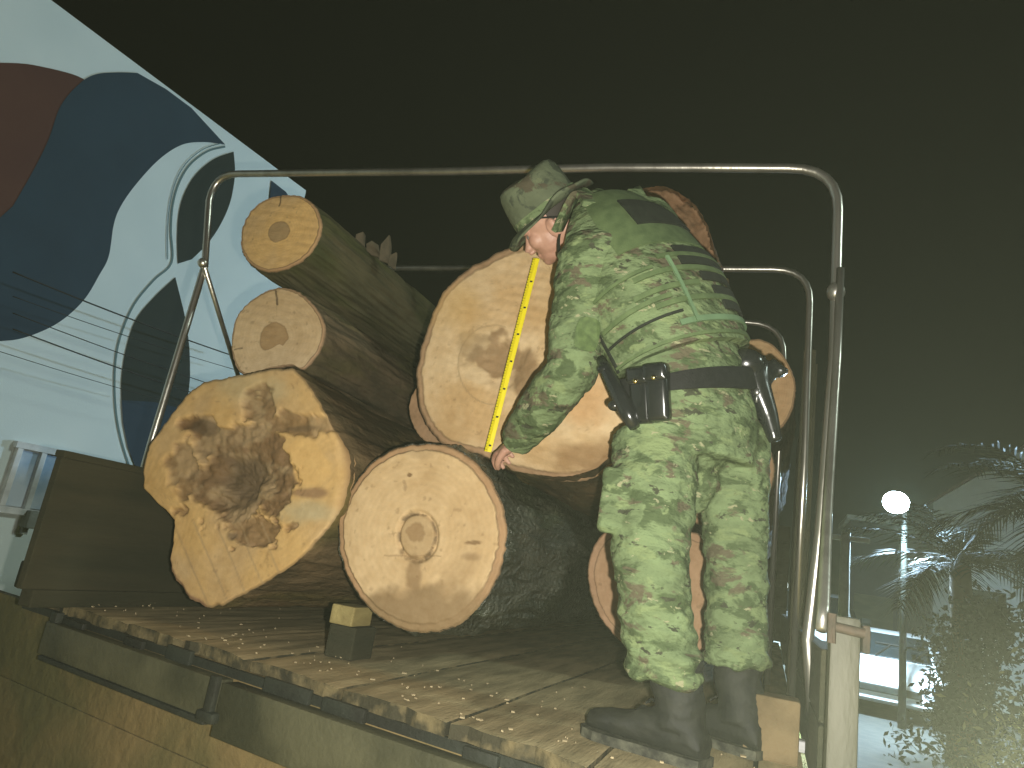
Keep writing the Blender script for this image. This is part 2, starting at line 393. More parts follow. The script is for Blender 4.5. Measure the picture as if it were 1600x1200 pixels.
# ------------------------------------------------------------------ truck
BZ = 1.23
PL = np.array([-2.60, 1.99, BZ]); PR = np.array([.10, 1.50, BZ]); LEN = 6.3
def edgeY(x): return PL[1]+(PR[1]-PL[1])*(x-PL[0])/(PR[0]-PL[0])
T = empty('flatbed_truck', (-1.15, 4, 0)); tag(T, 'old flatbed truck with worn wooden deck and low side boards carrying the logs', 'truck')
d = MB(); x = PL[0]; k = 0
edges = [PL[0]]
while edges[-1] < PR[0]-.1:
    edges.append(min(PR[0], edges[-1]+random.uniform(.27, .36)))
for i in range(len(edges)-1):
    xa, xb = edges[i]+.006, edges[i+1]-.006
    if xb-xa < .03: continue
    nn = 46; rows = []
    jag = [edgeY(xa+(xb-xa)*t)+.022*(noise(i*9.+t*3, 0, 0, 5)-.4)+.022*(noise(i*9.+t*19, 0, 0, 6)-.5) for t in np.linspace(0, 1, 9)]
    zt_ = BZ+random.uniform(-.005, .005)
    for r_ in range(nn):
        tt = (r_/(nn-1))**1.7
        for c in range(9):
            xx = xa+(xb-xa)*c/8; y0 = jag[c]; yy = y0+(LEN+2-y0)*tt
            rows.append((xx, yy, zt_+.010*(fbm(xx*9, yy*2.5, 0, 40)-.5)-(.004 if c in (0, 8) else 0)))
    Fq = [(r_*9+c, r_*9+c+1, (r_+1)*9+c+1, (r_+1)*9+c) for r_ in range(nn-1) for c in range(8)]
    n0 = len(rows)
    for c in range(9): rows.append((rows[c][0], rows[c][1], zt_-.034))
    Fq += [(c, n0+c, n0+c+1, c+1) for c in range(8)]; nfr = len(Fq)
    for c in (0, 8):
        n1 = len(rows)
        for r_ in range(nn): q = rows[r_*9+c]; rows.append((q[0], q[1], zt_-.034))
        Fq += [((r_*9+c), (r_+1)*9+c, n1+r_+1, n1+r_) for r_ in range(nn-1)]
    d.add(rows, Fq); base = len(d.m)-len(Fq)
    for k_ in range(nfr-8, len(Fq)): d.m[base+k_] = 1
d.build('deck', ['deck_wood', 'deck_end'], T)
# underside sheet + cross members
us = MB(); us.add([(PL[0], PL[1]+.02, BZ-.055), (PR[0], PR[1]+.02, BZ-.055), (PR[0], LEN+2, BZ-.055), (PL[0], LEN+2, BZ-.055)], [(0, 1, 2, 3)])
for yy in np.arange(2.3, 8, .7): us.box(((PL[0]+PR[0])/2, yy, BZ-.11), (PR[0]-PL[0]-.1, .06, .1))
us.build('underframe', 'frame_dark', T)
# rear sill beam, its pockets only painted dark
ed = nrm(PR-PL); en = np.array([-ed[1], ed[0], 0]); Re = np.array([ed, en, [0, 0, 1]]).T; L_ = np.linalg.norm(PR-PL)
s_ = MB()
def sill(a, b, z0, z1, y0, y1, m=0, bev=.004): s_.box((PL+ed*(a+b)/2+en*(y0+y1)/2)*[1, 1, 0]+[0, 0, (z0+z1)/2], (b-a, y1-y0, z1-z0), Re, m, bev)
sill(.28, 1.21, BZ-.165, BZ-.06, -.05, .0)             # left length of beam, ends at a bracket
sill(1.23, L_, BZ-.20, BZ-.062, -.055, .0)

sill(.30, 1.19, BZ-.182, BZ-.166, -.056, -.0, 1)
for a in np.arange(.25, L_, .22):                       # dark blocks standing for shaded pockets and broken ends on the beam
    if random.random() < .5: sill(a, a+random.uniform(.04, .2), BZ-.061, BZ-.03+random.uniform(-.012, .012), -.02, -.004, 1)
sill(.0, L_, BZ-.060, BZ-.035, .0, .012, 1, 0)  # dark strip painting shade into the gap under the deck
s_.build('rear_sill', ['frame_paint', 'frame_dark'], T, auto=40)
tg = MB()  # boards added below the sill as an olive surface that catches the flash
for k in range(4): tg.box((PL+ed*(L_/2-.25)+en*.035)*[1, 1, 0]+[0, 0, BZ-.17-.27*k], (L_+.8, .035, .2685), Re, 0, .004)
tg.build('added_rear_panel', 'olive_board', T, auto=40)
bk = MB(); q = PL+ed*1.22-en*.07; bk.box(q+[0, 0, -.10], (.03, .02, .11), Re, 0, .006); bk.box(q+[0, 0, -.15], (.07, .03, .03), Re, 0, .01); bk.build('latch_bracket', 'frame_dark', T, auto=40)
bk = MB(); q = PL+ed*.30-en*.03; bk.box(q+[0, 0, -.06], (.04, .03, .07), Re, 0, .008); bk.build('latch_bracket', 'frame_dark', T, auto=40)
# side boards
sd = MB()
zt0 = at(75, 712, 1.75)[2]; sd.box((-2.31, (1.735+8.2)/2, (BZ+.05+zt0)/2), (.03, 6.465, zt0-BZ-.05), bev=.004); sd.box((-2.31, (1.735+8.2)/2, zt0+.012), (.045, 6.47, .025), bev=.004)
sd.box((-2.325, (1.78+8.2)/2, BZ+.02), (.06, 6.42, .06), bev=.008)
sd.build('side_board', 'side_wood', T)
sd = MB()
for k in range(2): sd.box((PR[0]+.02, (1.62+8.2)/2, BZ+.075+.15*k), (.035, 6.4, .145), bev=.006)
sd.build('side_board', 'side_wood', T)
po = MB(); po.box((PR[0]+.030, 1.53, BZ+.04), (.052, .06, .66), bev=.008); po.build('corner_post', 'post_metal', T, auto=40)
hn = MB(); hn.tube([(PR[0]+.0, 1.485, BZ+.35), (PR[0]+.06, 1.485, BZ+.345)], .009, 12); hn.tube([(PR[0]+.005, 1.48, BZ+.372), (PR[0]+.005, 1.48, BZ+.32)], .008, 8)
hn.box((PR[0]+.066, 1.53, BZ+.335), (.014, .04, .05), bev=.005); hn.build('hinge_pin', 'rust', T, auto=40)
po = MB(); po.box((PL[0]-.01, 1.98, BZ+.06), (.05, .05, .10), bev=.01); po.build('corner_post', 'frame_dark', T, auto=40)
rf = MB(); rf.box((PR[0]+.14, 1.60, BZ-.06), (.03, .015, .11), bev=.006); rf.build('reflector', 'sign_white', T)
hb = MB()
for k in range(7): hb.box(((PL[0]+PR[0])/2, 8.26, BZ+.1+.17*k), (PR[0]-PL[0]+.1, .05, .1695))
for xx in (-2.3, -1.15, 0): hb.box((xx, 8.21, BZ+.6), (.08, .04, 1.3))
hb.build('headboard', 'side_wood', T)
ch = MB()
for xx in (-1.6, -.75): ch.box((xx, 6.2, .95), (.09, 8.2, .22), bev=.01)
ch.tube([(-2.1, 6.2, .5), (-.25, 6.2, .5)], .06); ch.tube([(-2.1, 9.6, .5), (-.25, 9.6, .5)], .05)
ch.build('chassis', 'frame_dark', T)
for yy, xs_ in ((6.2, (-2.25, -.10)), (9.6, (-2.15, -.2))):
    for xx in xs_:
        wm = MB(); prof = [(.20, .12), (.30, .135), (.44, .13), (.49, .10), (.5, 0), (.49, -.10), (.44, -.13), (.30, -.135), (.20, -.12)]
        rings = [[np.array([xx+h, yy+r*cos(a), .5+r*sin(a)]) for a in np.linspace(0, 2*pi, 36, endpoint=False)] for r, h in prof]
        wm.loft(rings, cap=False); wo = wm.build('wheel', 'rubber', T, auto=50)
        rm = MB(); rm.loft([[np.array([xx+h, yy+r*cos(a), .5+r*sin(a)]) for a in np.linspace(0, 2*pi, 36, endpoint=False)] for r, h in ((.21, -.1), (.2, -.02), (.08, .03), (.07, .09))]); rm.build('rim', 'steel', wo, auto=40)
cb = MB(); prof = [(8.45, .7), (8.45, 2.45), (8.6, 2.6), (9.7, 2.6), (10.0, 2.45), (10.3, 1.65), (10.42, 1.5), (10.45, .75), (10.35, .6), (8.55, .6)]
cb.add([(-2.2, y, z) for y, z in prof]+[(-.15, y, z) for y, z in prof], [tuple(range(9, -1, -1)), tuple(range(10, 20))]+[(i, (i+1) % 10, 10+(i+1) % 10, 10+i) for i in range(10)])
co_ = cb.build('cab', 'frame_paint', T)
gl = MB(); gl.box((-1.175, 8.44, 2.05), (1.5, .02, .55), bev=.008); gl.build('rear_window', 'car_glass', co_)

# ------------------------------------------------------------------ hoops over the bed
def hoop(name, P, r, label, braces=()):
    m_ = MB(); m_.tube(P, r, 12); o_ = m_.build(name, 'galvanised', smooth=True); tag(o_, label, 'pipe frame', 'bent pipe hoops standing across the truck bed'); return o_
def corner(c, a, b, r, n=7):
    c, a, b = map(np.array, (c, a, b)); p = c+nrm(a-c)*r; q = c+nrm(b-c)*r
    return [(1-t)**2*p+2*t*(1-t)*c+t*t*q for t in np.linspace(0, 1, n)]
S = .925
HY = 2.13
lt = at(335, 272, 2.17); rtp = at(1312, 262, HY)
lf = np.array([lt[0]+.02, 2.17, BZ-.02]); rfoot = np.array([rtp[0]+.005, HY-.0, BZ-.02])
lk = at(237, 690, 2.17); lf[0] = lk[0]
P1 = [lf, lk] + [at(320, 415, 2.17)] + corner(lt, at(300, 450, 2.17), rtp, .14) + [at(700, 268, HY), at(950, 262, HY), at(1100, 262, HY)] + corner(rtp, lt, rfoot, .15)
P1 += [at(1303, 560, HY), at(1282, 830, HY), at(1262, 1000, HY), rfoot]
Hp = empty('pipe_hoop', (lf[0], HY, BZ)); tag(Hp, 'bent galvanised pipe hoop nearest the camera, framing logs and man', 'pipe frame', 'bent pipe hoops standing across the truck bed')
m_ = MB(); m_.tube(P1, .015, 14); m_.build('hoop_pipe', 'galvanised', Hp, smooth=True)
m_ = MB(); m_.tube([at(318, 412, HY), at(360, 548, HY+.45), at(395, 660, HY+.9)], .011, 10); m_.ell(at(317, 411, HY), (.022, .022, .022)); m_.build('brace', 'galvanised', Hp, smooth=True)
m_ = MB(); m_.tube([at(1313, 420, HY-.02), at(1308, 560, HY-.05), at(1293, 800, HY-.25), at(1287, 950, 1.55), at(1284, 985, 1.53)], .0115, 12); m_.build('brace', 'galvanised', Hp, smooth=True)
m_ = MB(); m_.ell(at(1306, 456, HY-.01), (.026, .026, .03)); m_.build('weld_joint', 'galvanised', Hp, smooth=True)
H2 = 3.1; l2 = at(640, 418, H2); r2 = at(1268, 421, H2); l2[0] = lt[0]+.05
P2 = [np.array([l2[0], H2, BZ])]+corner(np.array([l2[0], H2, l2[2]]), np.array([l2[0], H2, 1]), r2, .14)+[at(900, 419, H2)]+corner(r2, l2, np.array([r2[0], H2, BZ]), .16)+[np.array([r2[0]+.01, H2, 2.2]), np.array([r2[0]+.005, H2, BZ])]
Hq = empty('pipe_hoop', (l2[0], H2, BZ)); tag(Hq, 'middle pipe hoop, second from the camera, passing behind the man', 'pipe frame', 'bent pipe hoops standing across the truck bed')
m_ = MB(); m_.tube(P2, .014, 12); m_.build('hoop_pipe', 'galvanised', Hq, smooth=True)
m_ = MB(); m_.box((r2[0]+.01, H2+.02, (BZ+at(1262, 545, H2)[2])/2), (.05, .035, at(1262, 545, H2)[2]-BZ), bev=.008); m_.build('stake', 'side_wood', Hq)
H3 = 3.85; r3 = at(1228, 505, H3); l3 = np.array([lt[0]+.1, H3, r3[2]])
P3 = [np.array([l3[0], H3, BZ])]+corner(l3, np.array([l3[0], H3, 1]), r3, .2)+corner(r3, l3, np.array([r3[0], H3, BZ]), .2)+[np.array([r3[0]+.01, H3, BZ])]
Hr = empty('pipe_hoop', (l3[0], H3, BZ)); tag(Hr, 'lowest pipe hoop, farthest from the camera, above the small log end on the right', 'pipe frame', 'bent pipe hoops standing across the truck bed')
m_ = MB(); m_.tube(P3, .0135, 12); m_.build('hoop_pipe', 'galvanised', Hr, smooth=True)

m_ = MB(); zg = at(1258, 566, 3.1)[2]  # right-side boards, added also to keep lamplight off the logs
for k in range(10): m_.box((.115, 3.14+.19*k+.09, (BZ+zg)/2+random.uniform(-.03, .03)), (.03, .18, zg-BZ), bev=.004)
m_.build('upright_boards', 'side_wood', T)
# ------------------------------------------------------------------ logs
PALE = np.array([.74, .56, .34]); TAN = np.array([.58, .41, .225]); BRN = np.array([.22, .135, .065]); DRK = np.array([.075, .052, .03]); PINK = np.array([.38, .225, .13]); YEL = np.array([.66, .43, .17])
def mixc(a, b, t): t = np.asarray(t)[..., None]; return a*(1-t)+b*t
def log(label, outline, Y, length, face, relief, bark='bark_brown', taper=0., seed=0, smooth=True, bamp=.012, lean=(0, 0), lip=.0, ridges=1., tilt=0., tintc=(1, 1, 1), centre=None):
    N_ = 260
    P = np.array(outline, float); Q = catmull(P, 10) if smooth else np.concatenate([np.linspace(P[i], P[(i+1) % len(P)], 10, endpoint=False) for i in range(len(P))])
    W3 = np.array([at(x, y, Y) for x, y in Q]); xz = W3[:, [0, 2]]
    c = xz.mean(0) if centre is None else at(*centre, Y)[[0, 2]]
    ang = np.unwrap(np.arctan2(xz[:, 1]-c[1], xz[:, 0]-c[0])); rad = np.hypot(*(xz-c).T)
    if ang[-1] < ang[0]: ang = ang[::-1]; rad = rad[::-1]
    th = np.linspace(0, 2*pi, N_, endpoint=False)
    o_ = np.argsort((ang) % (2*pi)); R0 = np.interp(th, (ang % (2*pi))[o_], rad[o_], period=2*pi)
    R0 = R0*(1+.014*(noise(th*16, seed, 0, seed)-.5)+.010*(noise(th*38, seed, 0, seed+1)-.5))
    rm = R0.mean(); Rs = np.full(N_, rm)
    k = 40; Rs = np.array([np.mean(np.take(R0, range(i-k, i+k+1), mode='wrap')) for i in range(N_)])
    root = empty('log', (c[0], Y, c[1])); tag(root, label, 'log', 'sawn logs stacked on the truck')
    # cut face
    Mr = 84; rn = (np.arange(1, Mr+1)/Mr)**.9
    RR = rn[:, None]*R0[None, :]; xx = RR*np.cos(th)[None, :]; zz = RR*np.sin(th)[None, :]
    rnn = np.broadcast_to(rn[:, None], xx.shape)
    wx, wz = xx+c[0], zz+c[1]
    px, py = proj(np.stack([wx, np.full_like(wx, Y), wz], -1))
    dy = relief(rnn, th[None, :]+0*xx, xx, zz, px, py, seed) if relief else 0*xx
    dy = dy+.003*(fbm(xx*18, zz*70, 0, seed+2)-.5)+.012*sm(.97, 1, rnn)*(.6+.4*noise(th*20, 3, 0, seed)[None, :])
    dyt = tilt*xx
    cf = face(rnn, th[None, :]+0*xx, xx, zz, px, py, seed)
    V_ = np.concatenate([np.stack([wx, Y+dy+dyt, wz], -1).reshape(-1, 3), [[c[0], Y+dy[0].mean(), c[1]]]])
    ci = np.concatenate([cf.reshape(-1, 3), [cf[0].mean(0)]])
    j = np.arange(N_); k2 = (j+1) % N_
    Fa = [np.stack([i*N_+j, i*N_+k2, (i+1)*N_+k2, (i+1)*N_+j], 1) for i in range(Mr-1)]
    Fq = [tuple(f) for f in np.concatenate(Fa)]+[(Mr*N_, k2[q_], j[q_]) for q_ in j]
    me = meshdata(V_, Fq); tint(me, np.clip(ci, .003, 1)); link('cut_face', me, 'cut_wood', root)
    # bark
    ML = 130; tl = (np.linspace(0, 1, ML))**1.5
    Ty = tl*length
    th2 = th[None, :]; b1 = fbm(np.cos(th2)*3.2+Ty[:, None]*.5, np.sin(th2)*3.2, Ty[:, None]*3.0, seed+11, 5)
    b2 = noise(np.cos(th2)*14*ridges, np.sin(th2)*14*ridges, Ty[:, None]*7, seed+17)
    lump = fbm(np.cos(th2)*1.1, np.sin(th2)*1.1, Ty[:, None]*1.3, seed+23, 2)-.5
    mphase = sm(0, .35, tl)[:, None]
    rr = R0[None, :]*(1-mphase)+Rs[None, :]*mphase
    b3 = 1-np.abs(2*noise(np.cos(th2)*9*ridges, np.sin(th2)*9*ridges, Ty[:, None]*1.6, seed+19)-1)
    amp = sm(0, .012, tl)[:, None]
    rr = rr*(1+taper*tl[:, None])+bamp*2*(b1-.5)*(.4+.6*amp)+bamp*.8*(b2-.5)*amp+bamp*1.0*(b3-.6)*amp+.09*rm*lump*sm(0, .1, tl)[:, None]+lip
    rr[0] = R0-.0005
    yy = Ty[:, None]+0*rr + (.012*sm(.97, 1, 1)*(.6+.4*noise(th*20, 3, 0, seed)))[None, :]*(1-sm(0, .01, tl)[:, None]) + tilt*(rr*np.cos(th2))*(1-mphase)
    bx = c[0]+rr*np.cos(th2)+lean[0]*Ty[:, None]; bz = c[1]+rr*np.sin(th2)+lean[1]*Ty[:, None]
    V_ = np.concatenate([np.stack([bx, Y+yy, bz], -1).reshape(-1, 3), [[c[0]+lean[0]*length, Y+length, c[1]+lean[1]*length]]])
    Fa = [np.stack([i*N_+j, (i+1)*N_+j, (i+1)*N_+k2, i*N_+k2], 1) for i in range(ML-1)]
    Fq = [tuple(f) for f in np.concatenate(Fa)]+[(ML*N_, (ML-1)*N_+k2[q_], (ML-1)*N_+j[q_]) for q_ in j]
    me = meshdata(V_, Fq)
    tv = .55+.9*b1; moss = sm(.5, .7, fbm(np.cos(th2)*2, np.sin(th2)*2, Ty[:, None]*2, seed+40))
    cc = np.stack([tv*(1-.12*moss), tv, tv*(1-.25*moss)], -1)*np.array(tintc); cc = np.concatenate([cc.reshape(-1, 3), [[1, 1, 1]]])
    tint(me, np.clip(cc, 0, 3)); link('bark', me, bark, root)
    return root

def streaks(x, z, s, a=25., b=3.): return fbm(x*a, z*b, 0, s+5, 4)
def face_plain(heart=.2, heartc=(0, 0), pale=PALE, tan=TAN, rim=.93, hc=None, crack=None, hot=.5, rimc=PINK):
    def f(rn, th, x, z, px, py, s):
        c = mixc(pale, tan, sm(.35, .75, fbm(x*5+3, z*5, 0, s+1))*.6+.22*streaks(x+z*.3, z, s))
        c = c*(1+.022*np.sin(rn*95+16*fbm(x*3.5, z*3.5, 0, s)))[..., None]
        R = np.hypot(x-heartc[0], z-heartc[1])/np.maximum(np.hypot(x, z)/np.maximum(rn, 1e-4), 1e-4)
        R = R+.05*(fbm(np.cos(th)*2, np.sin(th)*2, 0, s+3)-.5)
        h = 1-sm(heart-.012, heart+.012, R)
        HC = np.array(hc) if hc is not None else np.array([.43, .275, .13])
        c = mixc(c, HC*np.ones(3)*(1+.2*(fbm(x*30, z*30, 0, s)[..., None]-.5)), h*.85)
        c = mixc(c, BRN, (sm(heart-.03, heart, R)*(1-sm(heart, heart+.02, R)))*.45)
        rw = rn+.03*(fbm(np.cos(th)*5, np.sin(th)*5, 0, s+9)-.5)
        c = mixc(c, rimc*np.ones(3)*(1+.5*(fbm(x*25, z*25, 0, s+2)[..., None]-.5)), sm(rim, rim+.012, rw)*.75)
        c = mixc(c, BRN*.7, sm(rim-.012, rim, rw)*(1-sm(rim, rim+.018, rw))*.8)
        c = mixc(c, DRK*1.3, sm(.982, .995, rn)*.7)
        c = mixc(c, BRN, sm(.72, .82, fbm(x*45, z*45, 0, s+50))*.35)
        c = c*(1+.035*np.sin(np.hypot(x-.9, z+.5)*230+5*fbm(x*7, z*7, 0, s+60))*sm(.3, .7, fbm(x*4, z*4, 0, s+61)))[..., None]*(1+.16*(fbm(x*11, z*3, 0, s+62)-.5))[..., None]
        if crack:
            for (x0, y0, x1, y1, wd_) in crack:
                t = np.clip(((px-x0)*(x1-x0)+(py-y0)*(y1-y0))/((x1-x0)**2+(y1-y0)**2), 0, 1)
                dd = np.hypot(px-(x0+t*(x1-x0))+3*(noise(py*.15, 1, 0, s)-.5), py-(y0+t*(y1-y0))+3*(noise(px*.15, 4, 0, s)-.5))
                c = mixc(c, DRK*1.2, (1-sm(wd_*.4, wd_, dd))*.85)
        return c
    return f
def saw_relief(rn, th, x, z, px, py, s): return .004*(fbm(x*6, z*6, 0, s)-.5)+.0015*np.sin(z*160+x*30)*fbm(x*4, z*4, 0, s)

def blob(px, py, cx, cy, rx, ry, s, amp=.5, fr=.03):
    d_ = np.hypot((px-cx)/rx, (py-cy)/ry)+amp*(fbm(px*fr, py*fr, 0, s)-.5)*2; return 1-sm(.85, 1.0, d_)
def spot(px, py, cx, cy, rx, ry, s, soft=.5, amp=.4, fr=.03):
    d_ = np.hypot((px-cx)/rx, (py-cy)/ry)+amp*(fbm(px*fr, py*fr, 0, s)-.5)*2; return 1-sm(1-soft, 1.0, d_)

# round log, low centre
f0 = face_plain(.10, (-.01, .0), rim=.915, hc=(.33, .2, .1))
def f_round(rn, th, x, z, px, py, s):
    c = f0(rn, th, x, z, px, py, s)
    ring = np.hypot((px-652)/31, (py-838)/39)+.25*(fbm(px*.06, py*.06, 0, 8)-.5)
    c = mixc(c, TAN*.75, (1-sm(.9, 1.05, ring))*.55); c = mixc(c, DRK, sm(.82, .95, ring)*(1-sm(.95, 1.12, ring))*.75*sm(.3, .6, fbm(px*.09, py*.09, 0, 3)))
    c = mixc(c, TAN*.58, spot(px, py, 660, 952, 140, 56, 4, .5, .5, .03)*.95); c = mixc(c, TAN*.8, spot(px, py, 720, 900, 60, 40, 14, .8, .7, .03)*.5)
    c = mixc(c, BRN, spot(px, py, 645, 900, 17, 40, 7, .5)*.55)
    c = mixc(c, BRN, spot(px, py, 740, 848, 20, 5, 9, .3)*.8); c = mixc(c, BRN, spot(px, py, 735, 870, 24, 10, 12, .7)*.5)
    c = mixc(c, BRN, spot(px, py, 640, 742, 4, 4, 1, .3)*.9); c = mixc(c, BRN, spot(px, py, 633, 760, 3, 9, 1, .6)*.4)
    c = c*np.array([.93, .90, .84])
    c = mixc(c, BRN*1.2, (np.abs(py-868-2*noise(px*.1, 0, 0, 3)) < 1.3)*(px > 600)*(px < 690)*.45)
    c = mixc(c, TAN*.8, spot(px, py, 660, 708, 26, 12, 15, .6)*.6)
    return c
def r_round(rn, th, x, z, px, py, s):
    ring = np.hypot((px-652)/31, (py-838)/39)
    return saw_relief(rn, th, x, z, px, py, s)+.012*sm(.8, .95, ring)*(1-sm(.95, 1.15, ring))+.006*sm(.905, .92, rn)
ell_ = lambda cx, cy, rx, ry, rot=0, n=14, j=0: [(cx+rx*cos(a)*cos(rot)-ry*sin(a)*sin(rot)+j*(noise(a*3, 0, 0, int(cx))-.5), cy+rx*cos(a)*sin(rot)+ry*sin(a)*cos(rot)+j*(noise(a*3, 9, 0, int(cy))-.5)) for a in np.linspace(0, 2*pi, n, endpoint=False)]
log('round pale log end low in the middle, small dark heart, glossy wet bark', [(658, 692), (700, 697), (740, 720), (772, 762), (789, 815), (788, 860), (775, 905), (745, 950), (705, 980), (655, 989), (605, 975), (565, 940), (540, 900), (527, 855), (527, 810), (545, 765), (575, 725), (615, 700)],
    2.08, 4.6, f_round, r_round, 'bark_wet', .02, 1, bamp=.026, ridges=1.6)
# hollow log, left
f1 = face_plain(.02, pale=YEL*1.02, tan=TAN*1.0, rim=1.2)
def hol(px, py):
    return np.maximum.reduce([spot(px, py, 372, 735, 84, 88, 21, .18, .6, .035), spot(px, py, 312, 672, 32, 24, 22, .15, .8, .05), spot(px, py, 462, 662, 58, 20, 24, .2, .6, .05)*.8, spot(px, py, 405, 638, 24, 34, 25, .3, .7, .05)*.85, spot(px, py, 285, 742, 24, 52, 33, .2, .7, .05)*.85, spot(px, py, 400, 832, 56, 26, 35, .25, .8, .05)*.85])
def f_hollow(rn, th, x, z, px, py, s):
    c = f1(rn, th, x, z, px, py, s)
    c = mixc(c, np.array([.52, .42, .24]), spot(px, py, 400, 610, 80, 40, 3, .8)*.7)
    c = mixc(c, np.array([.50, .44, .28]), spot(px, py, 480, 800, 60, 26, 13, .7)*.7)
    h = hol(px, py); n = fbm(px*.03, py*.03, 0, 77, 5)
    c = mixc(c, mixc(BRN*.95, TAN*.62, sm(.46, .62, n)), h*.97)  # rotten brown, its albedo lowered further to shade the cavity
    c = mixc(c, DRK*1.6, spot(px, py, 365, 742, 62, 58, 29, .8, .6, .03)*.9)
    c = mixc(c, DRK*1.4, spot(px, py, 310, 668, 22, 14, 22, .6, .8, .04)*.7)
    c = mixc(c, DRK*1.5, spot(px, py, 360, 838, 10, 12, 2, .6)*.8)
    c = mixc(c, PINK*.7, spot(px, py, 478, 770, 42, 10, 41, .6)*.75)
    c = mixc(c, DRK*1.6, spot(px, py, 470, 668, 50, 6, 43, .6, .9, .04)*.6)
    c = mixc(c, YEL*1.15, spot(px, py, 482, 722, 36, 42, 44, .25, .25)*.75)
    # bare rounded rim at right and lower right
    e = np.maximum(sm(0, 14, px-(505+25*np.sin((py-640)/200*pi)))*(py > 650)*(py < 880), 0)
    c = mixc(c, BRN*1.5+.3*(n[..., None]-.5)*BRN, e*.85)
    c = mixc(c, PINK*1.1, sm(.955, .98, rn)*((px < 320) & (py > 860))*.9)
    for k_ in range(5):
        lx = 285+k_*33+(py-850)*.42
        c = mixc(c, TAN*.7, (1-sm(0, 3, np.abs(px-lx)))*(py > 815)*.6)
    return c
def r_hollow(rn, th, x, z, px, py, s):
    h = hol(px, py)
    return .020*h+.04*spot(px, py, 368, 742, 66, 64, 29, .9, .5, .03)+.03*h*(fbm(px*.07, py*.07, 0, 6, 5)-.4)+.008*(fbm(x*8, z*8, 0, s)-.5)+.05*sm(0, 40, px-(500+25*np.sin((py-640)/200*pi)))*(py > 640)*(py < 900)
log('big irregular log at the left with a rotten hollow brown middle', [(220, 735), (232, 695), (262, 652), (288, 618), (315, 596), (388, 582), (425, 575), (456, 574), (478, 596), (500, 632), (518, 668), (538, 695), (546, 720), (545, 750), (532, 795), (512, 825), (470, 872), (448, 888), (400, 918), (345, 946), (318, 949), (292, 932), (270, 900), (262, 878), (268, 850), (271, 812), (244, 786), (222, 762)],
    2.05, 4.4, f_hollow, r_hollow, 'bark_brown', .03, 2, smooth=False, bamp=.012, tintc=(1.25, 1.15, 1.0), centre=(385, 765))
# two small logs stacked on it
log('small log second from the top left with a dark heart spot and split above it', [(437, 448), (470, 458), (494, 482), (507, 512), (500, 545), (480, 572), (470, 577), (455, 571), (420, 577), (388, 586), (370, 578), (361, 552), (362, 520), (372, 488), (400, 462)],
    2.2, 4.6, face_plain(.30, (-.012, -.0), rim=.95, crack=[(432, 456, 433, 476, 2.5), (432, 476, 430, 500, 1.2), (366, 548, 378, 545, 1.5)]), saw_relief, 'bark_brown', .1, 3, bamp=.014, ridges=1.5, lean=(0, -.005))
log('small log at the very top left with a round brown heart', [(440, 304), (470, 306), (492, 322), (502, 350), (494, 380), (475, 404), (445, 420), (415, 424), (390, 412), (376, 388), (377, 358), (390, 330), (412, 312)],
    2.2, 4.6, face_plain(.26, (0, -.0), rim=.935, pale=YEL*1.22, hc=(.40, .28, .15), crack=[(440, 306, 436, 322, 1.6)]), saw_relief, 'bark_grey', .12, 4, bamp=.016, ridges=1.5, tintc=(1, 1, .9))
# big measured log
f4 = face_plain(.02, rim=.93, pale=PALE*.98, tan=np.array([.55, .34, .14]), rimc=PINK*.9)
def f_big(rn, th, x, z, px, py, s):
    c = f4(rn, th, x, z, px, py, s)
    st = np.maximum(spot(px, py, 775, 560, 48, 38, 61, .3, .8, .035), spot(px, py, 820, 590, 30, 55, 62, .5, .6))
    c = mixc(c, BRN*1.25, st*.8); c = mixc(c, TAN*.62, spot(px, py, 735, 545, 30, 26, 63, .5, .9, .04)*.6)
    rg = np.hypot((px-772)/56, (py-570)/62); c = mixc(c, TAN*.6, (1-sm(0, .035, np.abs(rg-1)))*.6*(px < 790))
    c = mixc(c, PALE*.93, spot(px, py, 748, 588, 22, 15, 66, .3, .5)*.9)
    c = mixc(c, YEL*.95, spot(px, py, 715, 480, 60, 70, 67, .9)*.6)
    c = mixc(c, BRN*1.7, spot(px, py, 940, 712, 110, 36, 68, .5)*.8)
    c = mixc(c, np.array([.62, .36, .16]), spot(px, py, 915, 620, 55, 60, 69, .6)*.7)
    return c
def r_big(rn, th, x, z, px, py, s):
    return saw_relief(rn, th, x, z, px, py, s)+.02*spot(px, py, 790, 570, 50, 45, 61, .7)+.10*sm(0, 70, py-(690-(px-800)*.18))*(px > 760)
log('huge upright-oval log end the man is measuring, brown stain in its middle', [(800, 383), (838, 380), (890, 400), (940, 440), (985, 500), (1005, 570), (1000, 640), (975, 690), (945, 722), (905, 742), (860, 744), (800, 735), (755, 712), (715, 700), (690, 692), (668, 668), (652, 625), (650, 580), (660, 530), (683, 470), (715, 430), (760, 402)],
    2.26, 4.6, f_big, r_big, 'bark_brown', .0, 5, bamp=.014, tintc=(1.3, 1.2, 1.05))
